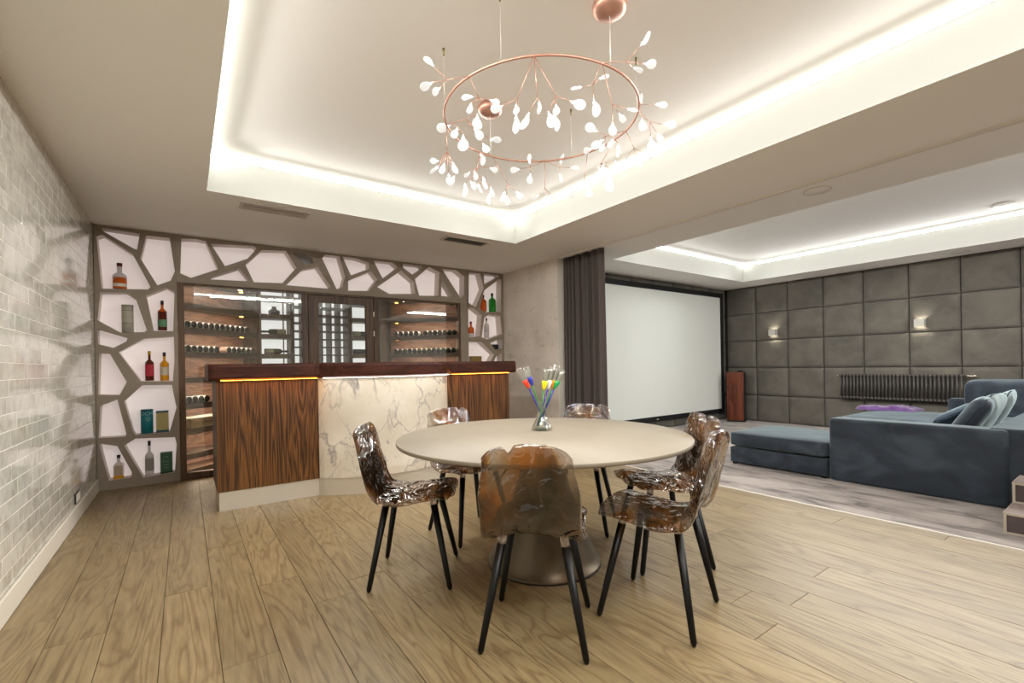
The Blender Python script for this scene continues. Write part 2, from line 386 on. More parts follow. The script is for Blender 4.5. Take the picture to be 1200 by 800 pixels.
cp = struct(box('floor_carpet', XK + .012, XP, YBK, YS, -.06, .004, M_CARPET, base=(0, 0, 0)))
struct(box('trim_1', XK - .002, XK + .012, YBK, 4.78, -.06, .006, M_WHITE))
# ------------------------------------------------------------------ ceiling
bm = bmesh.new(); X0, X1, Y0, Y1 = XL - .05, XP + .1, YBK, YS + .2
def quad(bm, *pts): bm.faces.new([bm.verts.new(p) for p in pts])
def soffit(x0, x1, y0, y1, z=ZC): b_box(bm, x0, x1, y0, y1, z, z + .05)
soffit(X0, XC0, Y0, 6.3); soffit(XC1, CX0, Y0, 6.3); soffit(XC0, XC1, YC1, 6.3); soffit(XC0, XC1, Y0, YC0)
soffit(CX1, X1, Y0, Y1); soffit(CX0, CX1, CY1, Y1); soffit(CX0, CX1, Y0, CY0)
ce = struct(obj('ceiling', mesh_from('ceiling', bm, M_CEIL)))
def beam(x0, x1, y0, y1, wpm, colr):
    """added fill light: one long area lamp per cove side, aimed down into the room"""
    for ax, L, c, n in (('w', y1 - y0, (x0, (y0 + y1) / 2), (1, 0)), ('e', y1 - y0, (x1, (y0 + y1) / 2), (-1, 0)), ('s', x1 - x0, ((x0 + x1) / 2, y0), (0, 1)), ('n', x1 - x0, ((x0 + x1) / 2, y1), (0, -1))):
        ld = bpy.data.lights.new('cove_fill_lamp', 'AREA'); ld.shape = 'RECTANGLE'; ld.size = L - .7; ld.size_y = .02; ld.spread = R(105); ld.energy = wpm * L * (1.25 if ax in 'es' else .9); ld.color = colr
        o = bpy.data.objects.new('cove_fill_lamp', ld); COL.objects.link(o); o.location = (c[0] + n[0] * .03, c[1] + n[1] * .03, ZU - .035)
        d = Vector((n[0] * math.cos(R(32)), n[1] * math.cos(R(32)), -math.sin(R(32)))); zz = -d; xx = Vector((-n[1], n[0], 0)); yy = zz.cross(xx)
        mm = Matrix((xx, yy, zz)).transposed().to_4x4(); mm.translation = o.location; o.matrix_world = mm
def cove(x0, x1, y0, y1, mled, sz, tilt):
    bm = bmesh.new(); t = .03
    b_box(bm, x0 - t, x0, y0 - t, y1 + t, ZC + .0505, ZU + .02); b_box(bm, x1, x1 + t, y0 - t, y1 + t, ZC + .0505, ZU + .02)
    b_box(bm, x0, x1, y0 - t, y0, ZC + .0505, ZU + .02); b_box(bm, x0, x1, y1, y1 + t, ZC + .0505, ZU + .02)
    obj('cove_fascia', mesh_from('cove_fascia', bm, M_COVE), ce)
    bm = bmesh.new(); e = .0008   # painted reveal of the soffit edge
    b_box(bm, x0 - .02, x0 + e, y0, y1, ZC + .004, ZC + .0504); b_box(bm, x1 - e, x1 + .02, y0, y1, ZC + .004, ZC + .0504)
    b_box(bm, x0, x1, y0 - .02, y0 + e, ZC + .004, ZC + .0504); b_box(bm, x0, x1, y1 - e, y1 + .02, ZC + .004, ZC + .0504)
    obj('cove_lip', mesh_from('cove_lip', bm, M_COVE), ce)
    bm = bmesh.new(); b_box(bm, x0 - t, x1 + t, y0 - t, y1 + t, ZU + .021, ZU + .06)
    obj('upper_ceiling', mesh_from('upper_ceiling', bm, M_CEIL), ce)
    z1, z0, d = ZU + .0205, ZU + .0205 - sz, .004 + sz * tilt
    for nm, a, b, n in (('w', (x0, y0), (x0, y1), (1, 0)), ('e', (x1, y1), (x1, y0), (-1, 0)), ('s', (x1, y0), (x0, y0), (0, 1)), ('n', (x0, y1), (x1, y1), (0, -1))):
        bm = bmesh.new(); g = .004
        p = [(a[0] + n[0] * g, a[1] + n[1] * g, z0), (b[0] + n[0] * g, b[1] + n[1] * g, z0), (b[0] + n[0] * d, b[1] + n[1] * d, z1), (a[0] + n[0] * d, a[1] + n[1] * d, z1),
             (a[0] + n[0] * g, a[1] + n[1] * g, z1), (b[0] + n[0] * g, b[1] + n[1] * g, z1)]
        v = [bm.verts.new(q) for q in p]
        for f in ((0, 1, 2, 3), (0, 4, 5, 1), (4, 3, 2, 5), (0, 3, 4), (1, 5, 2)): bm.faces.new([v[i] for i in f]).material_index = 0 if f == (0, 1, 2, 3) else 1
        me = mesh_from('cove_led_strip', bm, mled); me.materials.append(M_COVE); obj('cove_led_strip', me, ce)
cove(XC0, XC1, YC0, YC1, M_LED, .034, .10)
cove(CX0, CX1, CY0, CY1, M_LED2, .034, .10)
beam(XC0, XC1, YC0, YC1, BEAM_MAIN, (1, .985, .95)); beam(CX0, CX1, CY0, CY1, BEAM_CIN, (1, 1, .96))
# curtain track slot line on the soffit
struct(box('trim_2', XW + .02, XW + .06, YBK, 4.79, ZC - .016, ZC - .0003, M_WHITE))
# ------------------------------------------------------------------ walls
wl = struct(box('wall_left', XL - .1, XL - .0013, YBK, 6.3, -.06, ZC - .001, M_GROUT, base=(XL, 0, 0)))
TH, TL = .0857, .27; tg = .0015; tiles = []; joined = bmesh.new()
bm = bmesh.new(); b_box(bm, -.0078, 0, -TL / 2 + tg, TL / 2 - tg, -TH / 2 + tg, TH / 2 - tg, .0012); TILE = mesh_from('wall_tile', bm, M_TILE)
row = 0; z = .1225
while z < ZC - .005:
    y = -2.3 - (row % 2) * TL * .5 - (row * .09) % .06
    while y < 6.09:
        y0, y1, z1 = max(y, -2.38), min(y + TL, 6.098), min(z + TH, ZC - .002); yc, zc = (y0 + y1) / 2, (z + z1) / 2
        if y1 - y0 > .02:
            if y1 - y0 > TL - .001 and z1 - z > TH - .001 and 2.93 < yc < 5.35: tiles.append((yc, zc))
            else: b_box(joined, -.0078, 0, y0 + tg, y1 - tg, z + tg, z1 - tg)
        y += TL
    z += TH; row += 1
tiles.sort(key=lambda t: t[0])
for yc, zc in tiles[:300]:
    o = obj('wall_tile', TILE, wl, (random.uniform(-.0003, .0005), yc, zc)); o.rotation_euler = (0, R(random.uniform(-.18, .18)), R(random.uniform(-.18, .18)))
for yc, zc in tiles[300:]: b_box(joined, -.0078, 0, yc - TL / 2 + tg, yc + TL / 2 - tg, zc - TH / 2 + tg, zc + TH / 2 - tg)
o = obj('tile_field', mesh_from('tile_field', joined, M_TILE), wl); o['kind'] = 'stuff'
struct(box('baseboard_left', XL + .0006, XL + .016, YBK, 6.095, 0.0008, .125, M_BASE, bev=.004))
wk = struct(box('wall_back', XL - .1, XP + .2, YBK - .1, YBK - .001, -.06, 3.1, M_WHITE))
struct(box('wall_shelf_side', XL - .1, -.32, 6.3, 6.4, -.06, ZC, M_TAUPE))
# plaster wall and the white corner bead at its end
struct(box('wall_plaster', XW, XW + .14, 4.79, 6.4, -.06, ZC - .001, M_CONC))
struct(box('trim_3', XW - .004, XW + .142, 4.781, 4.7895, 0.0065, ZC - .001, M_WHITE))
# screen wall and padded wall with upholstered panels
wsn = struct(box('wall_screen', XW + .141, XP + .12, YS, YS + .1, -.06, ZC - .001, M_PANELB, base=(0, YS, 0)))
wpd = struct(box('wall_padded', XP, XP + .1, YBK, YS - .001, -.06, ZC - .001, M_PANELB, base=(XP, 0, 0)))
def pad_mesh(wd, ht, dp=.035):
    bm = bmesh.new(); N = 10; gx = [0, .012, .05, .12, .3, .5, .7, .88, .95, .988, 1]
    def h(t): u = min(t, 1 - t); return min(1, (u / .06)) ** .5 if u < .06 else 1
    V = [[bm.verts.new((-(.004 + dp * h(s) * h(t) * (1 + .18 * math.sin(math.pi * s) * math.sin(math.pi * t))), (s - .5) * wd, t * ht)) for t in gx] for s in gx]
    for i in range(10):
        for j in range(10): bm.faces.new((V[i][j], V[i][j + 1], V[i + 1][j + 1], V[i + 1][j]))
    return mesh_from('padded_panel', bm, M_PANEL, True)
PZ = [.006, .51, 1.048, 1.576, 2.11, ZC - .002]; PS = .5845; meshes = {}
for j in range(5):
    hgt = PZ[j + 1] - PZ[j] - .006; me = pad_mesh(PS - .008, hgt)
    y1 = 5.148
    for i in range(12):
        obj('padded_panel', me, wpd, (0, y1 - PS * (i + .5), PZ[j] + .003))
    for i in range(8):
        xx = XP - .045 - PS * (i + .5)
        if xx - PS / 2 > XW + .15:
            o = obj('padded_panel', me, wsn, (xx, 0, PZ[j] + .003)); o.rotation_euler = (0, 0, R(90))
# ------------------------------------------------------------------ voronoi display shelving
DEP = .15
def PXA(u, v): return 90 + u / 4, 250 + v / 4
def PXB(u, v): return 90 + u / 4, 430 + v / 4
def PXD(u, v): return 350 + u / 4, 270 + v / 4
def poly(fn, pts): return [(lambda p: (p.x, min(p.z, ZC - .028)))(atY(*fn(u, v), YB)) for u, v in pts]
A_ = [[(118, 62), (295, 95), (282, 170), (268, 165), (122, 82)], [(92, 108), (120, 99), (262, 190), (345, 343), (335, 356), (115, 352)],
      [(325, 103), (435, 115), (460, 270), (440, 315), (378, 337), (298, 210)], [(110, 370), (230, 371), (278, 403), (328, 546), (318, 556), (205, 558), (97, 500)],
      [(325, 385), (420, 347), (458, 368), (452, 552), (360, 550)], [(95, 542), (238, 583), (232, 600), (172, 630), (100, 612)],
      [(195, 650), (315, 585), (455, 575), (458, 690), (450, 786), (300, 787)], [(105, 655), (155, 657), (234, 790), (200, 852), (100, 850)]]
B_ = [[(305, 85), (445, 83), (467, 190), (435, 304), (275, 318), (262, 300), (222, 160)], [(110, 182), (190, 152), (232, 310), (228, 327), (102, 333)],
      [(102, 358), (190, 370), (258, 492), (255, 518), (150, 532)], [(222, 368), (275, 335), (460, 328), (468, 360), (460, 492), (310, 518)]]
TA = [[(490, 118), (560, 113), (605, 130), (665, 260), (535, 302), (485, 280)], [(628, 142), (830, 145), (843, 165), (800, 212), (695, 247)],
      [(868, 172), (980, 175), (1030, 255), (965, 327), (830, 322), (790, 240)], [(626, 299), (762, 257), (812, 318), (630, 309)],
      [(1012, 183), (1090, 187), (1115, 232), (1070, 240)], [(1128, 250), (1192, 345), (1175, 352), (982, 336), (1060, 262)]]
TD = [[(110, 130), (125, 110), (190, 113), (218, 215), (205, 265), (178, 275)], [(205, 115), (265, 118), (330, 150), (330, 180), (245, 210)],
      [(232, 235), (340, 190), (370, 230), (330, 283), (232, 282)], [(350, 140), (440, 143), (467, 172), (395, 228)], [(368, 265), (480, 188), (540, 240), (548, 297), (425, 297)],
      [(487, 155), (575, 155), (583, 175), (535, 208), (490, 175)], [(545, 228), (610, 165), (660, 195), (655, 306), (565, 305)],
      [(672, 180), (740, 182), (775, 215), (775, 300), (760, 318)], [(671, 222), (718, 300), (712, 311), (668, 306)]]
RD = [[(798, 198), (850, 202), (868, 270), (830, 360), (790, 335)], [(868, 200), (940, 205), (938, 218), (870, 255)], [(870, 280), (940, 228), (950, 231), (948, 382), (880, 382), (848, 370)],
      [(795, 365), (815, 360), (858, 395), (850, 495), (795, 503)], [(870, 410), (890, 393), (945, 400), (952, 485), (890, 512), (858, 500)],
      [(797, 520), (858, 522), (918, 580), (880, 650), (797, 652)], [(897, 528), (952, 503), (955, 550), (925, 560)], [(900, 652), (925, 590), (952, 573), (953, 640)]]
# the part of the right column that stands behind the bar
RH = [[(3.60, .16), (3.82, .14), (3.86, .42), (3.70, .52), (3.58, .46)], [(3.92, .15), (4.14, .16), (4.13, .44), (3.95, .42)], [(3.60, .60), (3.78, .56), (3.96, .66), (3.84, .84), (3.60, .84)], [(3.92, .52), (4.14, .52), (4.13, .80), (4.02, .70)]]
XS0, XS1, XS2, XS3 = XL + .003, -.052, 3.53, XW - .002
ZH = 2.135
def shelf_unit(name, label, outer, holes, special=None):
    t = thing(name, label, 'shelf', ((outer[0][0] + outer[1][0]) / 2, YB, min(p[1] for p in outer)))
    L = t.location; sh = lambda pl: [(x - L.x, z - L.z) for x, z in pl]
    bm = bmesh.new(); b_prism(bm, sh(outer), [sh(h) for h in holes], 0, DEP, 1)
    me = mesh_from('frame', bm, M_TAUPE); me.materials.append(M_NICHE); obj('frame', me, t)
    for i, h in enumerate(holes):
        c = (sum(p[0] for p in h) / len(h), sum(p[1] for p in h) / len(h))
        bm = bmesh.new(); g = sh([(c[0] + (p[0] - c[0]) * 1.02, c[1] + (p[1] - c[1]) * 1.02) for p in h])
        b_prism(bm, g, [], DEP - .006 if i == special else DEP + .0005, DEP + .012)
        obj('grille_panel' if i == special else 'backlit_panel', mesh_from('backlit_panel', bm, M_GRILLE if i == special else M_GLOW), t)
    return t
hl = [poly(PXA, p) for p in A_] + [poly(PXB, p) for p in B_]
shelf_unit('display_shelf', 'tall taupe shelf with irregular backlit niches beside the tiled wall', [(XS0, .001), (XS1, .001), (XS1, ZC - .002), (XS0, ZC - .002)], hl)
ht = [poly(PXA, p) for p in TA] + [poly(PXD, p) for p in TD]
shelf_unit('display_header', 'long taupe header of irregular backlit cells over the wine room glass', [(XS1 + .0004, ZH), (XS2 - .0004, ZH), (XS2 - .0004, ZC - .002), (XS1 + .0004, ZC - .002)], ht, 4)
hr = [poly(PXD, p) for p in RD] + RH
shelf_unit('display_shelf', 'taupe shelf with irregular backlit niches beside the plaster wall', [(XS2, .001), (XS3, .001), (XS3, ZC - .002), (XS2, ZC - .002)], hr)
# ------------------------------------------------------------------ wine room behind the glass (45 degree side walls)
XG0, XG1 = -.004, 3.394
def wall_run(name, p0, p1, z0, z1, m, th=.03):
    d = (Vector(p1) - Vector(p0)); L = d.length; bm = bmesh.new(); b_box(bm, 0, L, 0, th, z0, z1)
    o = obj(name, mesh_from(name, bm, m)); o.location = (p0[0], p0[1], 0); o.rotation_euler = (0, 0, math.atan2(d.y, d.x)); return struct(o)
SD = .30
# left and right wood-lined walls stand SD behind the shelf fronts
qL0, qL1 = (-.03, 6.12), (.82, 6.97); nL = Vector((-1, 1)).normalized() * SD
qR0, qR1 = (2.57, 6.95), (3.39, 6.13); nR = Vector((1, 1)).normalized() * SD
wall_run('wall_wine_left', (qL0[0] + nL.x, qL0[1] + nL.y), (qL1[0] + nL.x + .05, qL1[1] + nL.y + .05), .0, 2.3, M_BACKW)
wall_run('wall_wine_right', (qR0[0] + nR.x - .05, qR0[1] + nR.y + .05), (qR1[0] + nR.x, qR1[1] + nR.y), .0, 2.3, M_BACKW)
wall_run('wall_wine_back', (.55, YW + .03), (2.9, YW + .03), .0, 2.3, M_WALNUT2)
bm = bmesh.new(); b_box(bm, -.4, 3.8, YB + DEP + .02, 7.5, 2.3, 2.34); b_box(bm, XG0, XG1, YB + .03, YB + DEP + .02, 2.12, 2.134)
struct(obj('ceiling_wine', mesh_from('ceiling_wine', bm, M_WALNUT2)))
struct(box('wall_wine_front', -.05, 3.53, YB + DEP + .02, YB + DEP + .05, 2.134, 2.30, M_WALNUT2))
SZ = [2.25, 1.93, 1.66, 1.39, 1.105, .82, .54, .265]; STH = .048
LBL = {1.93: 'topmost', 1.66: 'second', 1.39: 'third'}
def b_board(bm, L, nrm, z0, z1):
    """board whose outer rear corner is cut back to clear the niche shelving"""
    pl = [(.004, 0), (L - .004, 0), (L - .004, SD - .004), (.13, SD - .004), (.10, .112), (.004, .015)]
    if z0 > 2: pl = [(.24, 0), (L - .004, 0), (L - .004, SD - .004), (.13, SD - .004), (.11, .13)]   # top board, added to carry a brightening strip, stays behind the header
    if nrm < 0: pl = [(L - a, b) for a, b in reversed(pl)]
    lo = [bm.verts.new((a, b, z0)) for a, b in pl]; hi = [bm.verts.new((a, b, z1)) for a, b in pl]
    for k in range(len(pl)): bm.faces.new((lo[k], lo[(k + 1) % len(pl)], hi[(k + 1) % len(pl)], hi[k]))
    bm.faces.new(lo[::-1]); bm.faces.new(hi)
    if 0 < z0 < 2: b_box(bm, .006, L - .006, .0005, .012, z0 - .016, z0)   # lip that hides the light strip
def wine_bank(label, p0, p1, nrm):
    d = Vector(p1) - Vector(p0); L = d.length; ang = math.atan2(d.y, d.x)
    t = thing('wine_shelving', label, 'shelf', (p0[0], p0[1], 0), ang)
    for z in SZ:
        bm = bmesh.new(); b_board(bm, L, nrm, z - STH, z); obj('shelf_board', mesh_from('shelf_board', bm, M_SHELF), t)
        bm = bmesh.new(); b_box(bm, .26 if z > 2 else .14, L - (.26 if z > 2 else .14), .03, .042, z - STH - .006, z - STH - .0005); obj('shelf_led', mesh_from('shelf_led', bm, M_WINE), t)  # the strip under the top board is added to brighten the bank
        if z > .3:   # warm puck light at the deep end of each board
            bm = bmesh.new(); b_lathe(bm, [(0, 0), (.022, 0), (.022, -.007), (0, -.007)], 12)
            o = obj('puck_light', mesh_from('puck_light', bm, M_WARM, True), t, (L - .12 if nrm > 0 else .1, .16, z - STH))
    bm = bmesh.new(); b_board(bm, L, nrm, 0, .09); obj('kick_board', mesh_from('kick_board', bm, M_WALNUT2), t)
    return t
bankL = wine_bank('dark wood wine shelves with wood back along the angled wall by the tall niche shelf', qL0, qL1, 1)
bankR = wine_bank('dark wood wine shelves with wood back along the angled wall by the plaster wall', qR0, qR1, -1)
# centre: lit opal back, two shelf columns and a pigeonhole rack
lp = thing('light_wall', 'white backlit wall panel behind the pigeonhole wine rack', 'light panel', (1.69, YW, 0))
for a, b in ((.84, 1.21), (1.25, 2.0), (2.04, 2.50)):
    bm = bmesh.new(); b_box(bm, a - 1.69, b - 1.69, .0, .02, .12, 2.28); obj('opal_panel', mesh_from('opal_panel', bm, M_GLOWW), lp)
for nm, x0, x1, lab in (('wine_shelving', .825, 1.225, 'dark display shelves against the lit back panel, next to the shelves by the niche shelf'),
                        ('wine_shelving', 2.025, 2.50, 'dark display shelves against the lit back panel, behind the glazed door')):
    t = thing(nm, lab, 'shelf', (x0, 6.96, 0))
    for s in (0, x1 - x0 - .022): bm = bmesh.new(); b_box(bm, s, s + .022, 0, .30, 0, 2.29); obj('upright', mesh_from('upright', bm, M_SHELF), t)
    bm = bmesh.new(); b_box(bm, .33, .345, .295, .315, 0.1, 2.28); obj('cover_strip', mesh_from('cover_strip', bm, M_BACKW), t)
    for z in (2.18, 1.93, 1.66, 1.39, 1.105, .82, .54, .265):
        bm = bmesh.new(); b_box(bm, .022, x1 - x0 - .022, 0, .29, z - .058, z); obj('shelf_board', mesh_from('shelf_board', bm, M_SHELF), t)
rk = thing('pigeonhole_rack', 'dark pigeonhole wine rack in front of the lit back panel', 'wine rack', (1.24, 6.96, 0))
for i in range(7):
    bm = bmesh.new(); b_box(bm, i * .125, i * .125 + .014, 0, .30, 0, 2.29); obj('upright', mesh_from('upright', bm, M_SHELF), rk)
for j in range(19):
    z = .12 + j * .1135
    bm = bmesh.new(); b_box(bm, .001, .763, .004, .296, z, z + .013); obj('divider', mesh_from('divider', bm, M_SHELF), rk)
# wine bottles: one mesh per glass part, axis +Z, base at the origin
def bottle_prof(r, h, neck=.3, nr=.36): return [(0, .004), (r * .85, 0), (r, .006), (r, h * .60), (r * .86, h * .68), (r * nr, h * (1 - neck) + h * .04), (r * nr, h * .97), (r * nr * 1.1, h * .975), (r * nr * 1.1, h), (0, h)]
M_BOT = mat('dark_bottle_glass', (22, 26, 22), .12); M_BOTG = mat('green_bottle_glass', (44, 54, 34), .12)
WM = {}
for nm, c in (('white', (232, 230, 226)), ('pink', (226, 190, 166)), ('cream', (214, 218, 190)), ('olive', (150, 148, 118)), ('blue', (48, 50, 110)), ('yellow', (226, 196, 30)), ('gold', (176, 140, 72)), ('black', (18, 18, 20))):
    WM[nm] = mat('paper_' + nm, c, .6)
ME_BODY = lathe('bottle_body', bottle_prof(.0375, .30), M_BOT, 14); ME_BODYG = lathe('bottle_body', bottle_prof(.0375, .30), M_BOTG, 14)
ME_LAB = {k: lathe('bottle_label', [(.0381, .006), (.0381, .112)], v, 14, False) for k, v in WM.items()}
ME_CAP = {k: lathe('bottle_capsule', [(.0152, .245), (.0152, .3015), (0, .3017)], v, 12, False) for k, v in WM.items()}
def wine_bottle(pos, axis, lab, cap, label, group, green=False, roll=0):
    t = thing('wine_bottle', label, 'bottle', pos, 0, group)
    t.rotation_mode = 'QUATERNION'; t.rotation_quaternion = Vector((0, 0, 1)).rotation_difference(Vector(axis).normalized())
    obj('glass_body', ME_BODYG if green else ME_BODY, t); obj('paper_label', ME_LAB[lab], t); obj('capsule', ME_CAP[cap], t)
    return t
# bottles lie with the neck to the wall; on the left bank s runs along the board
dL = (Vector(qL1) - Vector(qL0)).normalized(); nLu = nL.normalized(); dR = (Vector(qR1) - Vector(qR0)).normalized(); nRu = nR.normalized()
def lay(bank, s, z, lab, cap, label, group):
    q, d, n = (qL0, dL, nLu) if bank == 'L' else (qR0, dR, nRu)
    p = Vector(q) + d * s + n * .012
    return wine_bottle((p.x, p.y, z + .0382), (n.x, n.y, 0), lab, cap, label, group)
for i in range(12):
    lay('L', .115 + i * .081, 1.66, 'white', 'yellow' if 5 <= i else 'black', 'white labelled wine bottle with yellow capsule on the second shelf by the niche shelf' if i >= 5 else 'white labelled wine bottle with black capsule on the second shelf by the niche shelf', 'wine bottles on the shelves by the niche shelf')
for i in range(6): lay('L', .115 + i * .079, 1.39, 'white', 'gold', 'dark wine bottle in row of six lying on the third wood shelf', 'wine bottles on the shelves by the niche shelf')
for i in range(6): lay('L', .70 + i * .081, 1.39, 'white' if i else 'pink', 'gold', ('dark wine bottle in the row at the deep end of the third wood shelf' if i else 'pink labelled wine bottle first in its row on the third wood shelf'), 'wine bottles on the shelves by the niche shelf')
for i in range(4): lay('L', .115 + i * .081, .82, 'white', 'black', 'dark wine bottle with white label lying on the wood shelf above the wooden crate', 'wine bottles on the shelf above the crate')
LR = (Vector(qR1) - Vector(qR0)).length
for i in range(5): lay('R', .14 + i * .083, 1.66, 'white', 'black', 'white labelled wine bottle in the row of five on the shelf by the door hinge', 'wine bottles on the shelves by the plaster wall')
for i in range(4): lay('R', .62 + i * .078, 1.66, 'white', 'blue', 'white labelled wine bottle with blue capsule lying next to the pink labelled ones', 'wine bottles on the shelves by the plaster wall')
for i in range(3): lay('R', .62 + (i + 4) * .078, 1.66, 'pink', 'black', 'pink labelled wine bottle lying next to the blue capsuled ones', 'wine bottles on the shelves by the plaster wall')
for i in range(13): lay('R', .13 + i * .078, 1.39, 'white' if i < 2 else 'cream', 'blue' if i < 1 else 'black', ('white labelled wine bottle at the end of the cream labelled row' if i < 2 else 'cream labelled wine bottle in the full row on the shelf by the plaster wall'), 'wine bottles on the shelves by the plaster wall')
for x, z, d, lb in ((1.16, 1.66, -1, 'olive labelled bottle lying with neck towards the niche shelf, on lit shelves'), (.89, 1.39, 1, 'olive labelled bottle lying below another one on the lit shelves by the niche shelf'),
                    (2.08, 1.66, 1, 'olive labelled bottle lying on lit shelf behind the glazed door'), (2.08, 1.39, 1, 'dark bottle lying on the lower lit shelf behind the glazed door')):
    wine_bottle((x, 7.06, z + .0382), (d, 0, 0), 'olive' if 'olive' in lb else 'black', 'black', lb, 'bottles lying on the lit shelves', True)
for x in (1.02, 2.36):
    t = thing('wine_decanter', 'squat dark decanter on the top lit shelf ' + ('next to the wood shelves' if x < 2 else 'behind the glazed door'), 'decanter', (x, 7.08, 1.93))
    obj('bowl', lathe('bowl', [(0, 0), (.06, 0), (.075, .03), (.07, .06), (.03, .085), (.026, .11), (.033, .115), (0, .116)], M_BOT, 18), t)
# wooden crate
cr = thing('wine_crate', 'pale wooden wine crate with printed lettering on a low shelf', 'crate', (0, 0, 0))
pc = Vector(qL0) + dL * .125; cr.location = (pc.x, pc.y, .54); cr.rotation_euler = (0, 0, math.atan2(dL.y, dL.x))
M_CRATE = wood('pine_crate', (190, 160, 118), (212, 184, 142), (224, 200, 160), (1, 8, 8), .6, ring=4)
for nm, a in (('front_board', (.0, .50, .008, .020, 0, .10)), ('rear_board', (.0, .50, .238, .25, 0, .10)), ('end_board', (0, .012, .021, .237, 0, .10)), ('end_board', (.488, .50, .021, .237, 0, .10)), ('bottom_board', (.013, .487, .021, .237, 0.001, .012)), ('lid', (-.003, .503, .005, .253, .101, .113))):
    bm = bmesh.new(); b_box(bm, *a, .0015); obj(nm, mesh_from(nm, bm, M_CRATE if nm != 'lid' else mat('crate_lid', (232, 222, 200), .6)), cr)
o = obj('lettering', text_mesh('RINVOLI', .058, mat('crate_ink', (96, 78, 54), .7)), cr, (.25, .0074, .05)); o.rotation_euler = (R(90), 0, 0)
# glazing and joinery in the shelf plane
def pane(name, x0, x1, z0, z1, y=YB + .035):
    o = struct(box(name, x0, x1, y, y + .008, z0, z1, M_GLASS)); return o
wn1 = pane('window_1', XG0 + .012, 1.19, .075, 2.118); wn2 = pane('window_2', 2.16, XG1 - .016, .075, 2.118)
def wframe(parent, nm, x0, x1, z0, z1, y0=YB + .006, y1=YB + .07): return box(nm, x0, x1, y0, y1, z0, z1, M_WALNUT2, parent, bev=.002)
wframe(wn1, 'frame_bar', -.050, XG0 + .012, .001, 2.134); wframe(wn1, 'frame_bar', XG0 + .0125, 1.19, .001, .074); wframe(wn1, 'frame_bar', XG0 + .0125, 1.19, 2.1185, 2.134)
wframe(wn2, 'frame_bar', XG1 - .0155, XG1 + .015, .001, 2.134); wframe(wn2, 'frame_bar', 2.16, XG1 - .016, .001, .074); wframe(wn2, 'frame_bar', 2.16, XG1 - .016, 2.1185, 2.134)
wframe(wn1, 'jamb', 1.1905, 1.256, .001, 2.134); wframe(wn2, 'jamb', 2.085, 2.1595, .001, 2.134); wframe(wn2, 'door_head', 1.2565, 2.0845, 2.108, 2.134)
bm = bmesh.new(); b_box(bm, XG1 + .016, XS2 - .001, YB + .003, YB + DEP, .001, ZH - .001)
obj('return_panel', mesh_from('return_panel', bm, M_TAUPE), wn2); bpy.data.objects['return_panel'].location = -wn2.location
dr = struct(box('door_1', 1.385, 1.975, YB + .03, YB + .038, .15, 2.012, M_GLASS))
for a in ((1.262, 1.384, .012, 2.102), (1.976, 2.079, .012, 2.102), (1.3845, 1.9755, 2.0125, 2.102), (1.3845, 1.9755, .012, .149)): box('door_stile', a[0], a[1], YB + .008, YB + .06, a[2], a[3], M_WALNUT2, dr, bev=.002)
for z in (1.86, 1.60, .3): box('hinge', 2.073, 2.09, YB - .004, YB + .0075, z, z + .07, M_CHROME, dr, bev=.002)
tube('handle', [(0, 0, 0), (0, -.045, 0), (0, -.045, .28), (0, 0, .28)], .008, m=M_CHROME, parent=dr).location = Vector((1.31, YB + .008, .98)) - dr.location

# ------------------------------------------------------------------ bottles and boxes in the niches
def gm(name, col, rough=.08): return mat(name, col, rough)
M_AMB = mat('amber_spirit', (196, 92, 20), .1); M_AMBD = mat('dark_spirit', (92, 34, 18), .1); M_GOLD = mat('pale_spirit', (214, 148, 30), .1)
M_CLRB = mat('frosted_clear', (226, 220, 216), .15, trans=.35, ior=1.2); M_GRN = mat('emerald_glass', (30, 140, 40), .1); M_ORG = mat('orange_spirit', (214, 98, 36), .1)
def seg_bottle(name, label, px, base_y, top_y, wpx, body, liquid_frac, liquid, upper, labcol, cap, sq=False, label_z=(.2, .5), extra=None, neckr=.3, shoulder=.62):
    p = atY(px, base_y, YB + .075); h = atY(px, top_y, YB + .075).z - p.z; r = (atY(px + wpx / 2, base_y, YB + .075).x - p.x)
    r = min(r, .06)
    t = thing(name, label, 'bottle', (p.x, YB + .075, p.z), 0); n = 4 if sq else 20
    rot = R(45) if sq else 0; k = 1.32 if sq else 1; ky = 1
    def part(nm, prof, m):
        me = lathe(nm, [(a * k, b) for a, b in prof], m, n, True, not sq); o = obj(nm, me, t); o.rotation_euler = (0, 0, rot); return o
    ls = h * liquid_frac
    part('spirit_body', [(0, .001), (r * .96, .001), (r, .006), (r, ls)], liquid)
    sz_ = h * shoulder
    if upper is not None: part('glass_shoulder', [(r, ls + .0003), (r, max(sz_, ls + .004)), (r * .8, sz_ + h * .06), (r * neckr, sz_ + h * .13), (r * neckr, h * .86)], upper)
    part('stopper', [(r * neckr * 1.15, h * .8605), (r * neckr * 1.2, h * .99), (0, h)], cap)
    if labcol:
        a, b = label_z
        if sq: o = obj('paper_label', mesh_from('paper_label', (lambda bm: (b_box(bm, -r * .75, r * .75, -r * .965, -r * .945, a * h, b * h), bm)[1])(bmesh.new()), labcol), t)
        else: obj('paper_label', lathe('paper_label', [(r * 1.012, a * h), (r * 1.012, b * h)], labcol, 20, False), t)
    return t
CAPB = mat('black_stopper', (26, 24, 24), .4); CAPR = mat('maroon_stopper', (92, 26, 30), .4); CAPG = mat('gold_stopper', (196, 156, 40), .3, .6)
L_ = lambda nm, c: mat('label_' + nm, c, .6)
t = seg_bottle('whisky_bottle', 'square shouldered amber bottle with maroon stopper in the niche near the ceiling', 140.5, 338.6, 308, 17, None, .42, M_AMB, M_CLRB, L_('white', (224, 214, 206)), CAPR, False, (.08, .2), neckr=.34, shoulder=.5)
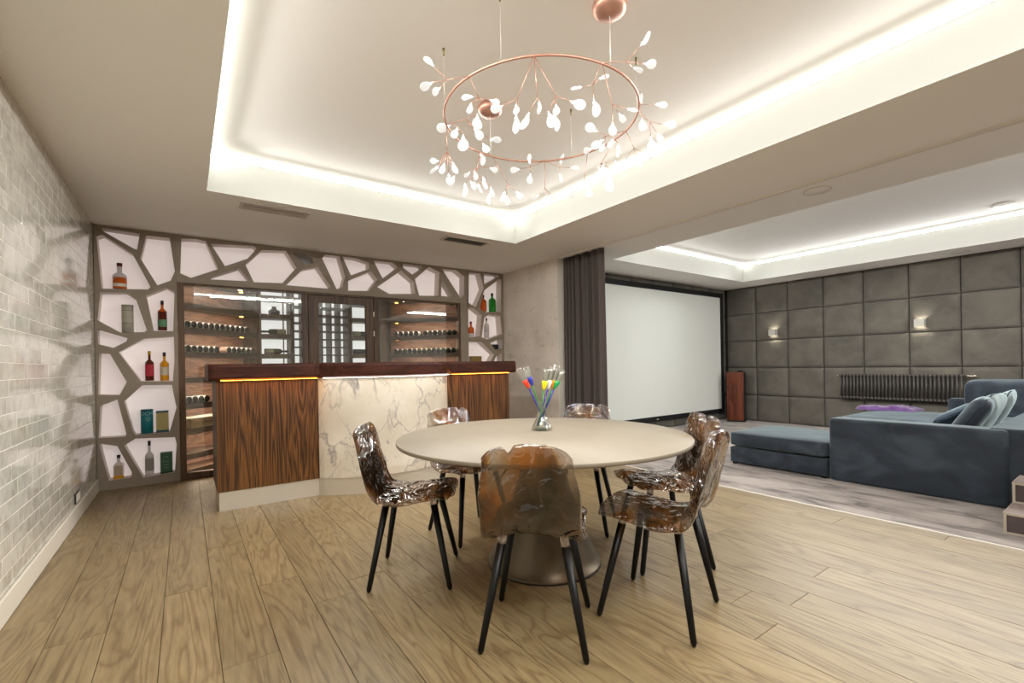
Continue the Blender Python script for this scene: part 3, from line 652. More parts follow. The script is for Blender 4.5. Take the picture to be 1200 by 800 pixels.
seg_bottle('whisky_bottle', 'amber bottle with green and cream label standing alone in a niche', 190.5, 387.2, 352, 11, None, .62, M_AMBD, M_AMB, L_('green', (92, 136, 104)), CAPB, False, (.12, .36), shoulder=.6)
o = [c for c in bpy.data.objects if c.name.startswith('whisky_bottle')][-1]
seg_bottle('whisky_bottle', 'dark bottle with red label and gold stopper', 175.5, 446, 411, 10.5, None, .60, M_AMBD, M_AMBD, L_('red', (178, 40, 56)), CAPG, False, (.16, .54), shoulder=.58)
seg_bottle('whisky_bottle', 'golden bottle with silver diamond label beside the red labelled bottle', 193, 446, 412.5, 10.5, None, .60, M_GOLD, M_GOLD, L_('silver', (196, 184, 160)), CAPB, False, (.2, .48), shoulder=.58)
seg_bottle('whisky_bottle', 'squat clear bottle with black stopper and amber base in the lowest narrow niche', 139.5, 560, 532.5, 12.5, None, .14, M_GOLD, M_CLRB, L_('tan', (178, 158, 132)), CAPB, True, (.16, .55), shoulder=.56)
seg_bottle('vodka_bottle', 'tall clear bottle with grey label and black stopper beside the green box', 175.5, 557, 516, 10.5, None, .14, M_CLRB, M_CLRB, L_('grey', (150, 146, 138)), CAPB, False, (.2, .5), shoulder=.56)
seg_bottle('liqueur_bottle', 'amber bottle half hidden beside the green bottle', 566.5, 365, 345.5, 6.5, None, .6, M_ORG, M_AMB, None, CAPB, False)
seg_bottle('absinthe_bottle', 'bright green glass bottle in the niche by the plaster wall', 577, 365.5, 343.5, 7, None, .62, M_GRN, M_GRN, None, CAPB, False)
seg_bottle('liqueur_bottle', 'small bottle with orange top half and pale foot', 552, 395.3, 376.5, 6.5, None, .25, M_CLRB, M_ORG, None, CAPR, False, shoulder=.55)
seg_bottle('vodka_bottle', 'small clear bottle with tall neck in the niche below the green bottle', 570.3, 396, 372.5, 5, None, .3, M_CLRB, M_CLRB, None, CAPB, False)
def pack(name, label, cat, px0, px1, base_y, top_y, m, rnd=False, parts=()):
    y = YB + .07; p0, p1 = atY(px0, base_y, y), atY(px1, base_y, y); h = atY(px0, top_y, y).z - p0.z; c = (p0.x + p1.x) / 2; wd = (p1.x - p0.x)
    t = thing(name, label, cat, (c, y, min(p0.z, p1.z)), 0)
    if rnd: obj('tin_body', lathe('tin_body', [(0, 0), (wd / 2 * .985, 0), (wd / 2 * .985, h * .94)], m, 28), t)
    else: bm = bmesh.new(); b_box(bm, -wd / 2, wd / 2, -.045, .045, .0, h, .002); obj('carton', mesh_from('carton', bm, m), t)
    return t, wd, h
t, wd, h = pack('gift_tin', 'pale grey cylindrical tin standing alone in a niche', 'tin', 142.6, 157, 389.2, 357, L_('tin', (178, 172, 158)), True)
obj('lid', lathe('lid', [(wd / 2, h * .941), (wd / 2, h), (0, h)], L_('tinlid', (158, 152, 138)), 28), t)
for z, hh in ((.78, .014), (.30, .02), (.55, .008)): obj('printed_band', lathe('printed_band', [(wd / 2 * .99, h * z), (wd / 2 * .99, h * z + hh * .5)], L_('tinband', (140, 134, 122)), 28, False), t)
t, wd, h = pack('gift_tin', 'teal cylindrical whisky tin with white lettering', 'tin', 165, 180, 509, 478.6, mat('teal_tin', (10, 112, 122), .35), True)
obj('lid', lathe('lid', [(wd / 2, h * .941), (wd / 2, h), (0, h)], mat('teal_lid', (12, 84, 94), .35), 28), t)
me = text_mesh('OCH', .05, L_('tealink', (196, 222, 218)), .0006)
for v in me.vertices:
    a = v.co.x / (wd / 2); v.co = Vector((math.sin(a) * (wd / 2 + .0006), -math.cos(a) * (wd / 2 + .0006), v.co.y))
obj('lettering', me, t, (0, 0, h * .84))
bm = bmesh.new(); b_lathe(bm, [(.014, 0), (.017, 0), (.017, .002), (.014, .002), (.014, 0)], 16, False); o = obj('emblem_ring', mesh_from('emblem_ring', bm, L_('tealink2', (150, 190, 180))), t, (.012, -wd / 2 - .0006 + .0008, h * .64)); o.rotation_euler = (R(90), 0, 0)
t, wd, h = pack('gift_box', 'tan gift box with blue top and blue wave base beside the teal tin', 'box', 183.5, 197.8, 507, 480.5, L_('tan2', (176, 162, 108)))
for nm, z0, z1 in (('top_band', .92, 1.003), ('wave_band', -.003, .17)):
    bm = bmesh.new(); b_box(bm, -wd / 2 - .001, wd / 2 + .001, -.0462, .0462, z0 * h + .004, z1 * h); obj(nm, mesh_from(nm, bm, L_('slate', (58, 86, 104))), t)
t, wd, h = pack('gift_box', 'dark green gift box beside the tall clear bottle', 'box', 188.3, 202.4, 556, 528.5, L_('green2', (62, 96, 74)))
bm = bmesh.new(); b_box(bm, -wd / 2 - .001, wd / 2 + .001, -.0462, .0462, .004, h * .2); obj('base_band', mesh_from('base_band', bm, L_('green3', (32, 58, 48))), t)
for z, w2 in ((.82, .3), (.62, .55), (.48, .45), (.36, .35)): bm = bmesh.new(); b_box(bm, -wd * w2 / 2, wd * w2 / 2, -.0458, -.045, h * z, h * z + .006); obj('print_line', mesh_from('print_line', bm, L_('green4', (110, 140, 104))), t)
t, wd, h = pack('carton_box', 'olive brown carton in the niche just above the bar top', 'box', 551.5, 563, 432.5, 417, L_('carton', (140, 118, 66)))
t, wd, h = pack('mini_speaker', 'small black box tilted in a narrow niche by the plaster wall', 'box', 576.5, 582.5, 409.3, 403.5, L_('blackbox', (52, 56, 54)))
bm = bmesh.new(); b_box(bm, -wd / 2 * .8, wd / 2 * .8, -.047, -.0451, h * .15, h * .85); obj('front_face', mesh_from('front_face', bm, L_('blackface', (34, 36, 36))), t)

# ------------------------------------------------------------------ bar
BX = [.21, 1.012, 2.35, 3.185]; BYF, BYB, BZ0, BZ1 = 4.54, 5.18, .16, 1.092; BOW = .27
def bow(x, y0): s = (x - BX[1]) / (BX[2] - BX[1]); return y0 - BOW * math.sin(math.pi * min(1, max(0, s))) ** .75
bar = thing('bar_counter', 'walnut bar counter with bowed marble front and steel plinth', 'bar', ((BX[0] + BX[3]) / 2, (BYF + BYB) / 2, 0))
BL = bar.location
def bar_part(nm, bm, m, smooth=False):
    o = obj(nm, mesh_from(nm, bm, m, smooth), bar); o.location = (-BL.x, -BL.y, 0); return o
for nm, a, b in (('walnut_panel', BX[0], BX[1]), ('walnut_panel', BX[2], BX[3])):
    bm = bmesh.new(); b_box(bm, a, b - .001, BYF, BYF + .03, BZ0, BZ1, .002); bar_part(nm, bm, M_WALNUT)
bm = bmesh.new(); b_box(bm, BX[0], BX[0] + .03, BYF + .031, BYB, BZ0, BZ1); bar_part('side_panel', bm, M_SHELF)
bm = bmesh.new(); b_box(bm, BX[3] - .031, BX[3] - .001, BYF + .031, BYB, BZ0, BZ1); bar_part('side_panel', bm, M_SHELF)
bm = bmesh.new(); b_box(bm, BX[0] + .031, BX[3] - .032, BYB - .03, BYB, .02, BZ1); bar_part('rear_panel', bm, M_WALNUT2)
def curved(bm, x0, x1, yf, th, z0, z1, n=40):
    F = []
    for i in range(n + 1):
        x = x0 + (x1 - x0) * i / n; y = bow(x, yf); F.append([bm.verts.new(p) for p in ((x, y, z0), (x, y, z1), (x, y + th, z1), (x, y + th, z0))])
    for a, b in zip(F, F[1:]):
        for k in range(4): bm.faces.new((a[k], b[k], b[(k + 1) % 4], a[(k + 1) % 4]))
    bm.faces.new(F[0]); bm.faces.new(F[-1])
bm = bmesh.new(); curved(bm, BX[1] + .0005, BX[2] - .0015, BYF - .004, .03, BZ0, BZ1); bar_part('marble_panel', bm, M_MARBLE)
for a, b in ((BX[0] + .012, BX[1] - .001), (BX[2] + .001, BX[3] - .012)):
    bm = bmesh.new(); b_box(bm, a, b, BYF + .012, BYF + .03, .0, BZ0 - .001); bar_part('steel_plinth', bm, M_STEEL)
bm = bmesh.new(); curved(bm, BX[1], BX[2], BYF + .010, .02, .0, BZ0 - .001); bar_part('steel_plinth', bm, M_STEEL)
bm = bmesh.new(); b_box(bm, BX[0] + .012, BX[0] + .03, BYF + .031, BYB - .02, .0, BZ0 - .001); bar_part('steel_plinth', bm, M_STEEL)
for a, b in ((BX[0] + .03, BX[1] - .02), (BX[2] + .02, BX[3] - .05)):
    bm = bmesh.new(); b_box(bm, a, b, BYF - .080, BYF - .062, BZ1 + .0001, BZ1 + .0013); bar_part('warm_led_strip', bm, M_WARMB)
bm = bmesh.new(); curved(bm, BX[1] + .02, BX[2] - .02, BYF - .080, .018, BZ1 + .0001, BZ1 + .0013); bar_part('white_led_strip', bm, M_LEDW)
TZ0, TZ1 = 1.0935, 1.232
top = thing('bar_worktop', 'thick dark red-brown worktop slab over the walnut bar counter', 'worktop', ((BX[0] + BX[3]) / 2, (BYF + BYB) / 2, TZ0)); TLc = top.location
def top_seg(x0, x1, n, r0, r1):
    """slab with rounded front edge; r0/r1 round the free ends"""
    bm = bmesh.new(); prof = []; rr = .028; yb = BYB + .08
    def sect(x, sh):
        yf = bow(x, BYF - .085) + sh; out = []
        for a in range(0, 91, 30): out.append((yf + rr - rr * math.cos(R(a)) , TZ1 - rr + rr * math.sin(R(a))))
        out = [(yf + rr - rr * math.sin(R(a)), TZ0 + rr - rr * math.cos(R(a))) for a in range(0, 91, 30)] + out
        out += [(yb - sh, TZ1), (yb - sh, TZ0)]; return out
    secs = []
    xs = [x0 + (x1 - x0) * i / n for i in range(n + 1)]
    if r0: xs = [x0, x0 + .008, x0 + .02, x0 + .04] + xs[1:]
    if r1: xs = xs[:-1] + [x1 - .04, x1 - .02, x1 - .008, x1]
    for x in xs:
        sh = 0
        if r0 and x < x0 + .04: sh = .04 - math.sqrt(max(0, .04 ** 2 - (x0 + .04 - x) ** 2))
        if r1 and x > x1 - .04: sh = .04 - math.sqrt(max(0, .04 ** 2 - (x - x1 + .04) ** 2))
        secs.append([bm.verts.new((x, y, z)) for y, z in sect(x, sh * .7)])
    for a, b in zip(secs, secs[1:]):
        for k in range(len(a)): bm.faces.new((a[k], b[k], b[(k + 1) % len(a)], a[(k + 1) % len(a)]))
    bm.faces.new(secs[0]); bm.faces.new(secs[-1])
    o = obj('top_slab', mesh_from('top_slab', bm, M_BARTOP), top); o.location = -TLc
top_seg(.155, BX[1] - .042, 4, True, False); top_seg(BX[1] - .040, 2.448, 44, False, False); top_seg(2.45, 3.245, 6, False, True)

# ------------------------------------------------------------------ table
TX, TY, TR, TH_ = 1.76, 2.17, .86, .76
tb = thing('dining_table', 'round taupe dining table on a conical bronze base', 'table', (TX, TY, 0))
obj('table_top', lathe('table_top', [(0, TH_ - .045), (TR - .16, TH_ - .045), (TR - .03, TH_ - .026), (TR - .002, TH_ - .02), (TR, TH_ - .016), (TR, TH_ - .003), (TR - .003, TH_), (0, TH_)], M_TABLE, 96), tb)
prof = [(0, .001), (.335, .001), (.337, .014)]
for i in range(15):
    u = i / 14; prof.append((.12 + .213 * (1 - u) ** 1.7 + .0, .016 + u * (TH_ - .064)))
prof.append((0, TH_ - .046))
obj('pedestal', lathe('pedestal', prof, M_TBASE, 64), tb)
obj('base_ring', lathe('base_ring', [(.338, .0012), (.340, .0012), (.340, .008), (.338, .008)], M_SPKB, 64, False), tb)
bpy.data.objects['table_top'].data.polygons.foreach_set('use_smooth', [True] * len(bpy.data.objects['table_top'].data.polygons))

# ------------------------------------------------------------------ chairs
def chair_shell():
    """seat and back in one wavy resin shell; front is +Y, floor at z=0"""
    P = [(.235, .470), (.225, .500), (.17, .507), (.05, .492), (-.06, .482), (-.135, .497), (-.175, .545), (-.195, .62), (-.215, .70), (-.238, .79), (-.262, .868)]
    # Catmull-Rom through the profile
    pts = [Vector((0, a, b)) for a, b in P]
    L = [0]
    for a, b in zip(pts, pts[1:]): L.append(L[-1] + (b - a).length)
    def at(s):
        s = min(max(s, 0), 1) * L[-1]; i = 0
        while i < len(L) - 2 and L[i + 1] < s: i += 1
        t = (s - L[i]) / (L[i + 1] - L[i]); p = [pts[max(i - 1, 0)], pts[i], pts[i + 1], pts[min(i + 2, len(pts) - 1)]]
        return .5 * ((2 * p[1]) + (p[2] - p[0]) * t + (2 * p[0] - 5 * p[1] + 4 * p[2] - p[3]) * t * t + (3 * p[1] - p[0] - 3 * p[2] + p[3]) * t ** 3)
    NS, NW = 56, 32; bm = bmesh.new(); T = []; Bm = []
    for i in range(NS + 1):
        s = i / NS; rt, rb = [], []
        for j in range(NW + 1):
            t = -1 + 2 * j / NW
            # length of each lengthwise strand: lobed top edge with a notch, wavy front edge
            lob = .045 * abs(t) ** 6 + .055 * math.exp(-((t + .42) / .10) ** 2) - .012 * math.cos(2.4 * t)
            fr = .03 * t * t + .012 * math.sin(5 * t + 1)
            ss = fr + s * (1 - fr - (lob if True else 0) * 1.0)
            c = at(ss); e = .004; d = (at(min(1, ss + e)) - at(max(0, ss - e))).normalized(); nrm = Vector((0, -d.z, d.y))
            wd = .205 + .012 * math.sin(3.2 * ss + .5) - .020 * max(0, ss - .55) / .45 + .006 * math.sin(19 * ss)
            wd *= 1 - .16 * (max(0, .09 - ss) / .09) ** 2
            x = t * wd
            bowl = (.030 if ss < .5 else .045) * t * t * (1 if ss > .06 else ss / .06)   # edges curl towards the sitter
            th = .034 * (max(0, 1 - abs(t) ** 5)) ** .5 * min(1, (s / .05)) ** .5 * min(1, (1 - s) / .05) ** .5 + .0012
            th *= 1 + .35 * math.exp(-((ss - .42) / .1) ** 2)
            groove = .010 * math.exp(-((t + .42 + .05 * math.sin(9 * ss)) / .06) ** 2) * (1 if ss > .5 else .3)
            wv = noise.noise(Vector((x * 9, ss * 6, 0))) * .010 + noise.noise(Vector((x * 22, ss * 16, 4))) * .005
            wv2 = noise.noise(Vector((x * 9, ss * 6, 7))) * .010 + noise.noise(Vector((x * 24, ss * 15, 9))) * .006
            k = min(1, (1 - abs(t)) * 6) * min(1, s * 14) * min(1, (1 - s) * 14)
            base = c + nrm * bowl + Vector((x, 0, 0))
            rt.append(bm.verts.new(base + nrm * (th / 2 + (wv - groove) * k))); rb.append(bm.verts.new(base - nrm * (th / 2 - (wv2 + groove) * k)))
        T.append(rt); Bm.append(rb)
    for i in range(NS):
        for j in range(NW):
            bm.faces.new((T[i][j], T[i][j + 1], T[i + 1][j + 1], T[i + 1][j])); bm.faces.new((Bm[i][j], Bm[i + 1][j], Bm[i + 1][j + 1], Bm[i][j + 1]))
    for i in range(NS):
        for j in (0, NW): bm.faces.new((T[i][j], T[i + 1][j], Bm[i + 1][j], Bm[i][j]))
    for i in (0, NS):
        for j in range(NW): bm.faces.new((T[i][j], T[i][j + 1], Bm[i][j + 1], Bm[i][j]))
    me = mesh_from('resin_shell', bm, M_CHAIR, True); return me
SHELL = chair_shell()
def chair_leg(sx, sy):
    top_, bot = Vector((sx * .135, sy * .13 - .005, .428)), Vector((sx * .216, sy * .214, .002)); bm = bmesh.new()
    b_tube(bm, [bot, bot + (top_ - bot) * .03, top_], .0075, .0195, 14); leg = mesh_from('leg', bm, M_BLACK, True)
    d = (top_ - bot).normalized(); bm = bmesh.new(); b_tube(bm, [top_ + d * .0005, top_ + d * .042], .0185, .0185, 14); col_ = mesh_from('collar', bm, M_COLLAR, True)
    return leg, col_
LEGS = [chair_leg(sx, sy) for sx in (-1, 1) for sy in (-1, 1)]
def chair(cx, cy, ang, label):
    t = thing('dining_chair', label, 'chair', (cx, cy, 0), R(ang - 90), 'resin chairs around the round table')
    obj('resin_shell', SHELL, t)
    for lg, cl in LEGS: o = obj('leg', lg, t); obj('clear_collar', cl, o)
    return t
chair(1.275, 1.618, 44.3, 'smoked resin chair whose notched back faces the open floor')
chair(1.067, 2.480, -33, 'smoked amber resin chair seen side-on against the marble bar front')
chair(1.840, 1.400, 109, 'smoked resin chair with seat pulled out beside the open oak floor')
chair(2.346, 1.764, 152, 'smoked amber resin chair on the table side facing away from the blue sofa')
chair(1.647, 2.855, -88, 'smoked resin chair tucked in between table and walnut bar panel')
chair(2.368, 2.474, 215, 'smoked resin chair tucked in on the curtain and screen side of the table')

# ------------------------------------------------------------------ vase with long-stemmed coloured flutes
vp = atZ(635, 503.5, TH_); vp = Vector((vp.x, vp.y, TH_))
vs_t = thing('glass_vase', 'clear waisted glass vase on the round table holding coloured flutes', 'vase', vp)
VH = .185
def vr(u): return .026 + .030 * (2 * abs(u - .62)) ** 1.6 if u < .62 else .026 + .012 * ((u - .62) / .38) ** 1.5
pr = [(0, .0), (.050, 0), (.053, .006)] + [(vr(u / 16), .008 + u / 16 * (VH - .008)) for u in range(17)] + [(vr(1) - .003, VH)] + [(vr(u / 16) - .003, .02 + u / 16 * (VH - .02)) for u in range(15, -1, -1)] + [(0, .02)]
obj('vase_wall', lathe('vase_wall', pr, M_CLEAR, 32, False), vs_t)
obj('vase_foot', lathe('vase_foot', [(0, .001), (.049, .001), (.05, .006), (.040, .016), (0, .019)], clear_glass('thick_glass', (214, 226, 218)), 32), vs_t)
FL = [('red', (226, 60, 30), 'blue', (620, 455), (607, 432)), ('blue', (40, 56, 160), 'green', (624, 452), (616, 430)), ('yellow', (238, 216, 10), 'green', (637, 457), (641, 432)),
      ('white', (226, 224, 220), 'blue', (642, 456), (648, 430)), ('orange', (240, 150, 20), 'green', (647, 456), (653, 428)), ('green', (40, 150, 84), 'blue', (649, 456), (660, 434))]
STEM = {'blue': mat('stem_blue', (26, 32, 132), .1), 'green': mat('stem_green', (46, 128, 60), .1)}
GRIGHT = RT0.copy(); GF = FW.copy()
for i, (cn, cc, sn, pc, pt) in enumerate(FL):
    d0 = (vp - CAM).dot(FW); dep = d0 + (-.012, .014, -.016, .004, .018, .0)[i]
    toP = lambda q, d: CAM + ray(*q) * d
    cup0, cup1 = toP(pc, dep), toP(pt, dep); ax = (cup1 - cup0).normalized()
    # stem foot inside the vase near the opposite side of its base
    side = 1 if pc[0] > 635 else -1
    foot = vp + Vector((0, 0, .024)) + GRIGHT * (-side * (.030 - .006 * (i % 3))) + GF * ((-.012, .014, -.016, .004, .018, .0)[i] * .8)
    t = thing('champagne_flute', 'clear flute with ' + cn + ' cup base and ' + sn + ' stem leaning in the glass vase', 'glass', foot, 0, 'coloured flutes in the vase')
    mid = foot.lerp(cup0, .6) * .9 + (vp + Vector((0, 0, .115)) + GF * (dep - d0)) * .1
    bm = bmesh.new(); b_tube(bm, [Vector((0, 0, 0)), (mid - foot), (cup0 - foot)], .0042, .0046, 8); obj('stem', mesh_from('stem', bm, STEM[sn], True), t)
    q = Vector((0, 0, 1)).rotation_difference(ax); Lc = (cup1 - cup0).length
    bm = bmesh.new(); b_lathe(bm, [(.0, .001), (.007, .004), (.0125, .018), (.0165, .040), (.0178, .060), (.0172, .060), (.0155, .040), (.0115, .018), (0, .008)], 16, False)
    o = obj('colour_cup', mesh_from('colour_cup', bm, mat('flute_' + cn, cc, .1), True), t, cup0 - foot); o.rotation_mode = 'QUATERNION'; o.rotation_quaternion = q
    bm = bmesh.new(); b_lathe(bm, [(.0178, .0605), (.0195, Lc * .75), (.0205, Lc), (.0198, Lc), (.0188, Lc * .75), (.0171, .0605)], 20, False)
    o = obj('clear_bowl', mesh_from('clear_bowl', bm, M_CLEAR, True), t, cup0 - foot); o.rotation_mode = 'QUATERNION'; o.rotation_quaternion = q

# ------------------------------------------------------------------ chandelier
HX, HY, HZ, HR = 1.74, 2.11, 2.635, .565
ch = thing('chandelier', 'copper ring chandelier with branching twigs and glowing round lenses above the table', 'chandelier', (HX, HY, ZU + .02)); CL = Vector(ch.location)
def cpart(nm, bm, m, smooth=True, parent=ch): return obj(nm, mesh_from(nm, bm, m, smooth), parent)
bm = bmesh.new(); rings = []; NR = 96
for i in range(NR):
    a = 2 * math.pi * i / NR; c = Vector((math.cos(a), math.sin(a), 0))
    rings.append([bm.verts.new(Vector((HX, HY, HZ)) - CL + c * (HR + .0065 * math.cos(b)) + Vector((0, 0, .0065 * math.sin(b)))) for b in [k * math.pi / 4 for k in range(8)]])
for i in range(NR):
    for k in range(8): bm.faces.new((rings[i][k], rings[(i + 1) % NR][k], rings[(i + 1) % NR][(k + 1) % 8], rings[i][(k + 1) % 8]))
cpart('ring', bm, M_COPPER)
for y in (1.56, 2.655):
    bm = bmesh.new(); b_lathe(bm, [(0, 0), (.078, 0), (.085, -.02), (.080, -.045), (.058, -.062), (.02, -.070), (0, -.071)], 32, False, 1.742 - CL.x, y - CL.y, 0); cpart('ceiling_canopy', bm, M_COPPER)
    bm = bmesh.new(); b_tube(bm, [Vector((1.742, y, ZU - .05)) - CL, Vector((1.742, y, HZ + .004)) - CL], .0028, n=6); cpart('power_cable', bm, M_WIRE)
for px, py in ((1.246, 2.304), (1.278, 1.827), (2.15, 1.783), (2.158, 2.333)):
    a = math.atan2(py - HY, px - HX); e = Vector((HX + HR * math.cos(a), HY + HR * math.sin(a), HZ))
    px, py = e.x, e.y
    bm = bmesh.new(); b_lathe(bm, [(0, 0), (.007, 0), (.007, -.02), (.0045, -.022), (.0045, -.042), (0, -.043)], 10, False, px - CL.x, py - CL.y, 0); cpart('wire_fitting', bm, M_BRASS)
    bm = bmesh.new(); b_tube(bm, [Vector((px, py, ZU - .02)) - CL, e - CL], .0011, n=5); cpart('suspension_wire', bm, M_WIRE)
def lens_mesh():
    bm = bmesh.new(); prof = [(.0042, 0), (.0050, .012), (.0085, .022), (.020, .032), (.0265, .046), (.0285, .058), (.0265, .071), (.0185, .082), (.008, .0875), (0, .0885)]
    b_lathe(bm, prof, 16, True)
    for v in bm.verts:
        k = min(1, max(.22, 1 - (v.co.z - .012) / .02 * .78)); v.co.y *= k
    return mesh_from('lens', bm, M_LENS, True)
LENS = lens_mesh(); CORE = lathe('led', [(0, .0135), (.0058, .015), (.0072, .020), (.0058, .025), (0, .0265)], M_CORE, 10)
RINGPX = [(proj(Vector((HX + HR * math.cos(a), HY + HR * math.sin(a), HZ))), a) for a in [2 * math.pi * i / 360 for i in range(360)]]
# (attachment on the ring, node, [(lens foot, lens tip)]) read from a 3.333x crop of the picture; the depth is that of the ring at the attachment
CLS = [((290, 335), (180, 312), [((130, 262), (95, 225)), ((125, 320), (80, 345)), ((155, 340), (125, 365))]),
       ((290, 335), (305, 385), [((285, 378), (240, 380)), ((345, 390), (370, 400)), ((275, 400), (268, 430))]),
       ((527, 268), (455, 383), [((400, 412), (355, 430)), ((450, 405), (450, 436)), ((450, 445), (450, 515))]),
       ((527, 268), (533, 380), [((540, 395), (540, 440)), ((500, 440), (475, 500))]),
       ((527, 268), (605, 375), [((660, 395), (715, 415)), ((605, 405), (607, 440)), ((575, 435), (595, 492)), ((603, 450), (613, 505))]),
       ((765, 290), (880, 240), [((935, 180), (970, 135)), ((905, 262), (940, 278)), ((945, 248), (992, 252))]),
       ((765, 290), (750, 330), [((708, 340), (675, 345)), ((770, 310), (802, 298)), ((752, 385), (767, 450))]),
       ((770, 292), (825, 408), [((880, 425), (920, 432)), ((850, 440), (868, 470)), ((826, 475), (826, 525))]),
       ((905, 400), (935, 407), [((938, 405), (938, 370)), ((990, 408), (1037, 410)), ((940, 460), (945, 508))]),
       ((900, 430), (970, 475), [((1020, 485), (1070, 488)), ((1000, 518), (1017, 550)), ((975, 532), (980, 588))]),
       ((885, 515), (910, 580), [((880, 620), (862, 655)), ((940, 590), (980, 606)), ((920, 610), (928, 650))]),
       ((880, 515), (800, 530), [((770, 515), (725, 492)), ((790, 545), (750, 575)), ((745, 580), (715, 592)), ((795, 560), (780, 590)), ((830, 540), (812, 575))]),
       ((850, 565), (848, 560), [((848, 562), (848, 610))]),
       ((735, 610), (715, 710), [((690, 735), (662, 765)), ((730, 725), (733, 768))]),
       ((850, 568), (780, 640), [((790, 640), (788, 672)), ((830, 630), (855, 640)), ((800, 670), (812, 710)), ((822, 690), (808, 745)), ((840, 670), (872, 640)), ((770, 650), (800, 690))]),
       ((562, 640), (562, 735), [((540, 760), (512, 777)), ((585, 757), (605, 778)), ((562, 765), (562, 805))]),
       ((562, 640), (505, 652), [((465, 660), (430, 666)), ((503, 640), (500, 605)), ((505, 675), (500, 715))]),
       ((562, 640), (620, 652), [((660, 655), (695, 655)), ((622, 642), (632, 605)), ((618, 675), (630, 710))]),
       ((355, 620), (418, 720), [((405, 745), (396, 785)), ((412, 762), (416, 800)), ((448, 745), (472, 775))]),
       ((195, 480), (180, 590), [((150, 630), (118, 628)), ((148, 648), (115, 675)), ((170, 635), (158, 675)), ((200, 630), (215, 675)), ((185, 675), (190, 720)), ((210, 685), (190, 720))]),
       ((300, 610), (310, 650), [((345, 655), (375, 667)), ((310, 595), (322, 640)), ((270, 670), (250, 690)), ((285, 665), (295, 700)), ((250, 715), (252, 765))]),
       ((300, 610), (290, 690), [((270, 705), (292, 735)), ((300, 715), (312, 750)), ((320, 690), (330, 735)), ((350, 728), (358, 765)), ((343, 755), (340, 795))]),
       ((195, 480), (205, 478), [((195, 488), (145, 504)), ((222, 497), (203, 535)), ((243, 525), (243, 585))]),
       ((195, 480), (250, 465), [((298, 445), (297, 500)), ((285, 500), (315, 540)), ((345, 543), (388, 547)), ((318, 558), (338, 592))])]
ZP = lambda u, v: (470 + u / 3.3333, v / 3.3333)
rb = random.Random(3)
for at_, nd, bulbs in CLS:
    ap = ZP(*at_); a = min(RINGPX, key=lambda r: (r[0][0] - ap[0]) ** 2 + (r[0][1] - ap[1]) ** 2)[1]
    A = Vector((HX + HR * math.cos(a), HY + HR * math.sin(a), HZ)); d0 = (A - CAM).dot(FW)
    def P3(q, dd): return CAM + ray(*ZP(*q)) * (d0 + dd)
    dn = rb.uniform(-.03, .03); N = P3(nd, dn)
    bm = bmesh.new(); b_tube(bm, [A - CL, N - CL], .0024, .0021, 6); feet = []
    for f, tp in bulbs:
        df = dn + rb.uniform(-.06, .06); f3 = P3(f, df); t3 = P3(tp, df + rb.uniform(-.015, .015)); b_tube(bm, [N - CL, f3 - CL], .0018, n=5); feet.append((f3, t3))
    br = cpart('twig', bm, M_COPPER)
    for f3, t3 in feet:
        ax = t3 - f3; k = min(1.2, max(.62, ax.length / .082)); zz = ax.normalized(); yy = (CAM - f3); yy = (yy - zz * yy.dot(zz)).normalized(); xx = yy.cross(zz)
        q = Matrix((xx, yy, zz)).transposed().to_quaternion() @ Matrix.Rotation(R(rb.uniform(-68, 68)), 3, 'Z').to_quaternion()
        o = obj('lens', LENS, br, f3 - CL); o.rotation_mode = 'QUATERNION'; o.rotation_quaternion = q; o.scale = (k * 1.02,) * 3
        o2 = obj('led', CORE, br, f3 - CL); o2.rotation_mode = 'QUATERNION'; o2.rotation_quaternion = q; o2.scale = (k * 1.02,) * 3

# ------------------------------------------------------------------ ceiling fittings
for x0, x1, lb, md in ((.42, .985, 'white slot air vent in the ceiling above the bar, on the tiled wall side', M_VENTF), (2.42, 2.985, 'slot air vent with dark grille in the ceiling, on the plaster wall side', M_VENTD)):
    y0, y1 = 4.60, 4.80; t = thing('air_vent', lb, 'vent', ((x0 + x1) / 2, (y0 + y1) / 2, ZC)); hw, hd = (x1 - x0) / 2, (y1 - y0) / 2
    for a in ((-hw, hw, -hd, -hd + .025), (-hw, hw, hd - .025, hd), (-hw, -hw + .03, -hd + .0255, hd - .0255), (hw - .03, hw, -hd + .0255, hd - .0255)):
        bm = bmesh.new(); b_box(bm, *a, -.012, -.0005, .002); obj('frame_bar', mesh_from('frame_bar', bm, M_VENTF), t)
    bm = bmesh.new(); b_box(bm, -hw + .0305, hw - .0305, -hd + .026, hd - .026, -.003, -.0005); obj('grille_back', mesh_from('grille_back', bm, M_VENTD), t)
    for k in range(4 if md is M_VENTD else 2):
        n = 4 if md is M_VENTD else 2; yy = -hd + .03 + (k + .5) * (2 * hd - .06) / n
        bm = bmesh.new(); b_box(bm, -hw + .031, hw - .031, yy - (.012 if n == 4 else .02), yy + (.012 if n == 4 else .02), -.010, -.0035); obj('slat', mesh_from('slat', bm, md), t)
for x, y, z, lb in ((4.49, 1.70, ZC, 'round flush ceiling speaker in the soffit over the carpet edge'), (6.58 * 1.2, .87 * 1.2, ZU + .0205, 'round flush ceiling speaker in the raised cinema ceiling'), (8.81, 1.58, ZC, 'round flush ceiling speaker in the soffit by the padded wall')):
    t = thing('ceiling_speaker', lb, 'speaker', (x, y, z))
    obj('rim', lathe('rim', [(.098, -.0005), (.105, -.0005), (.105, -.006), (.098, -.006)], M_WHITE, 32, False), t); obj('grille', lathe('grille', [(0, -.0005), (.0975, -.0005), (.0975, -.004), (0, -.005)], M_CEIL, 32), t)
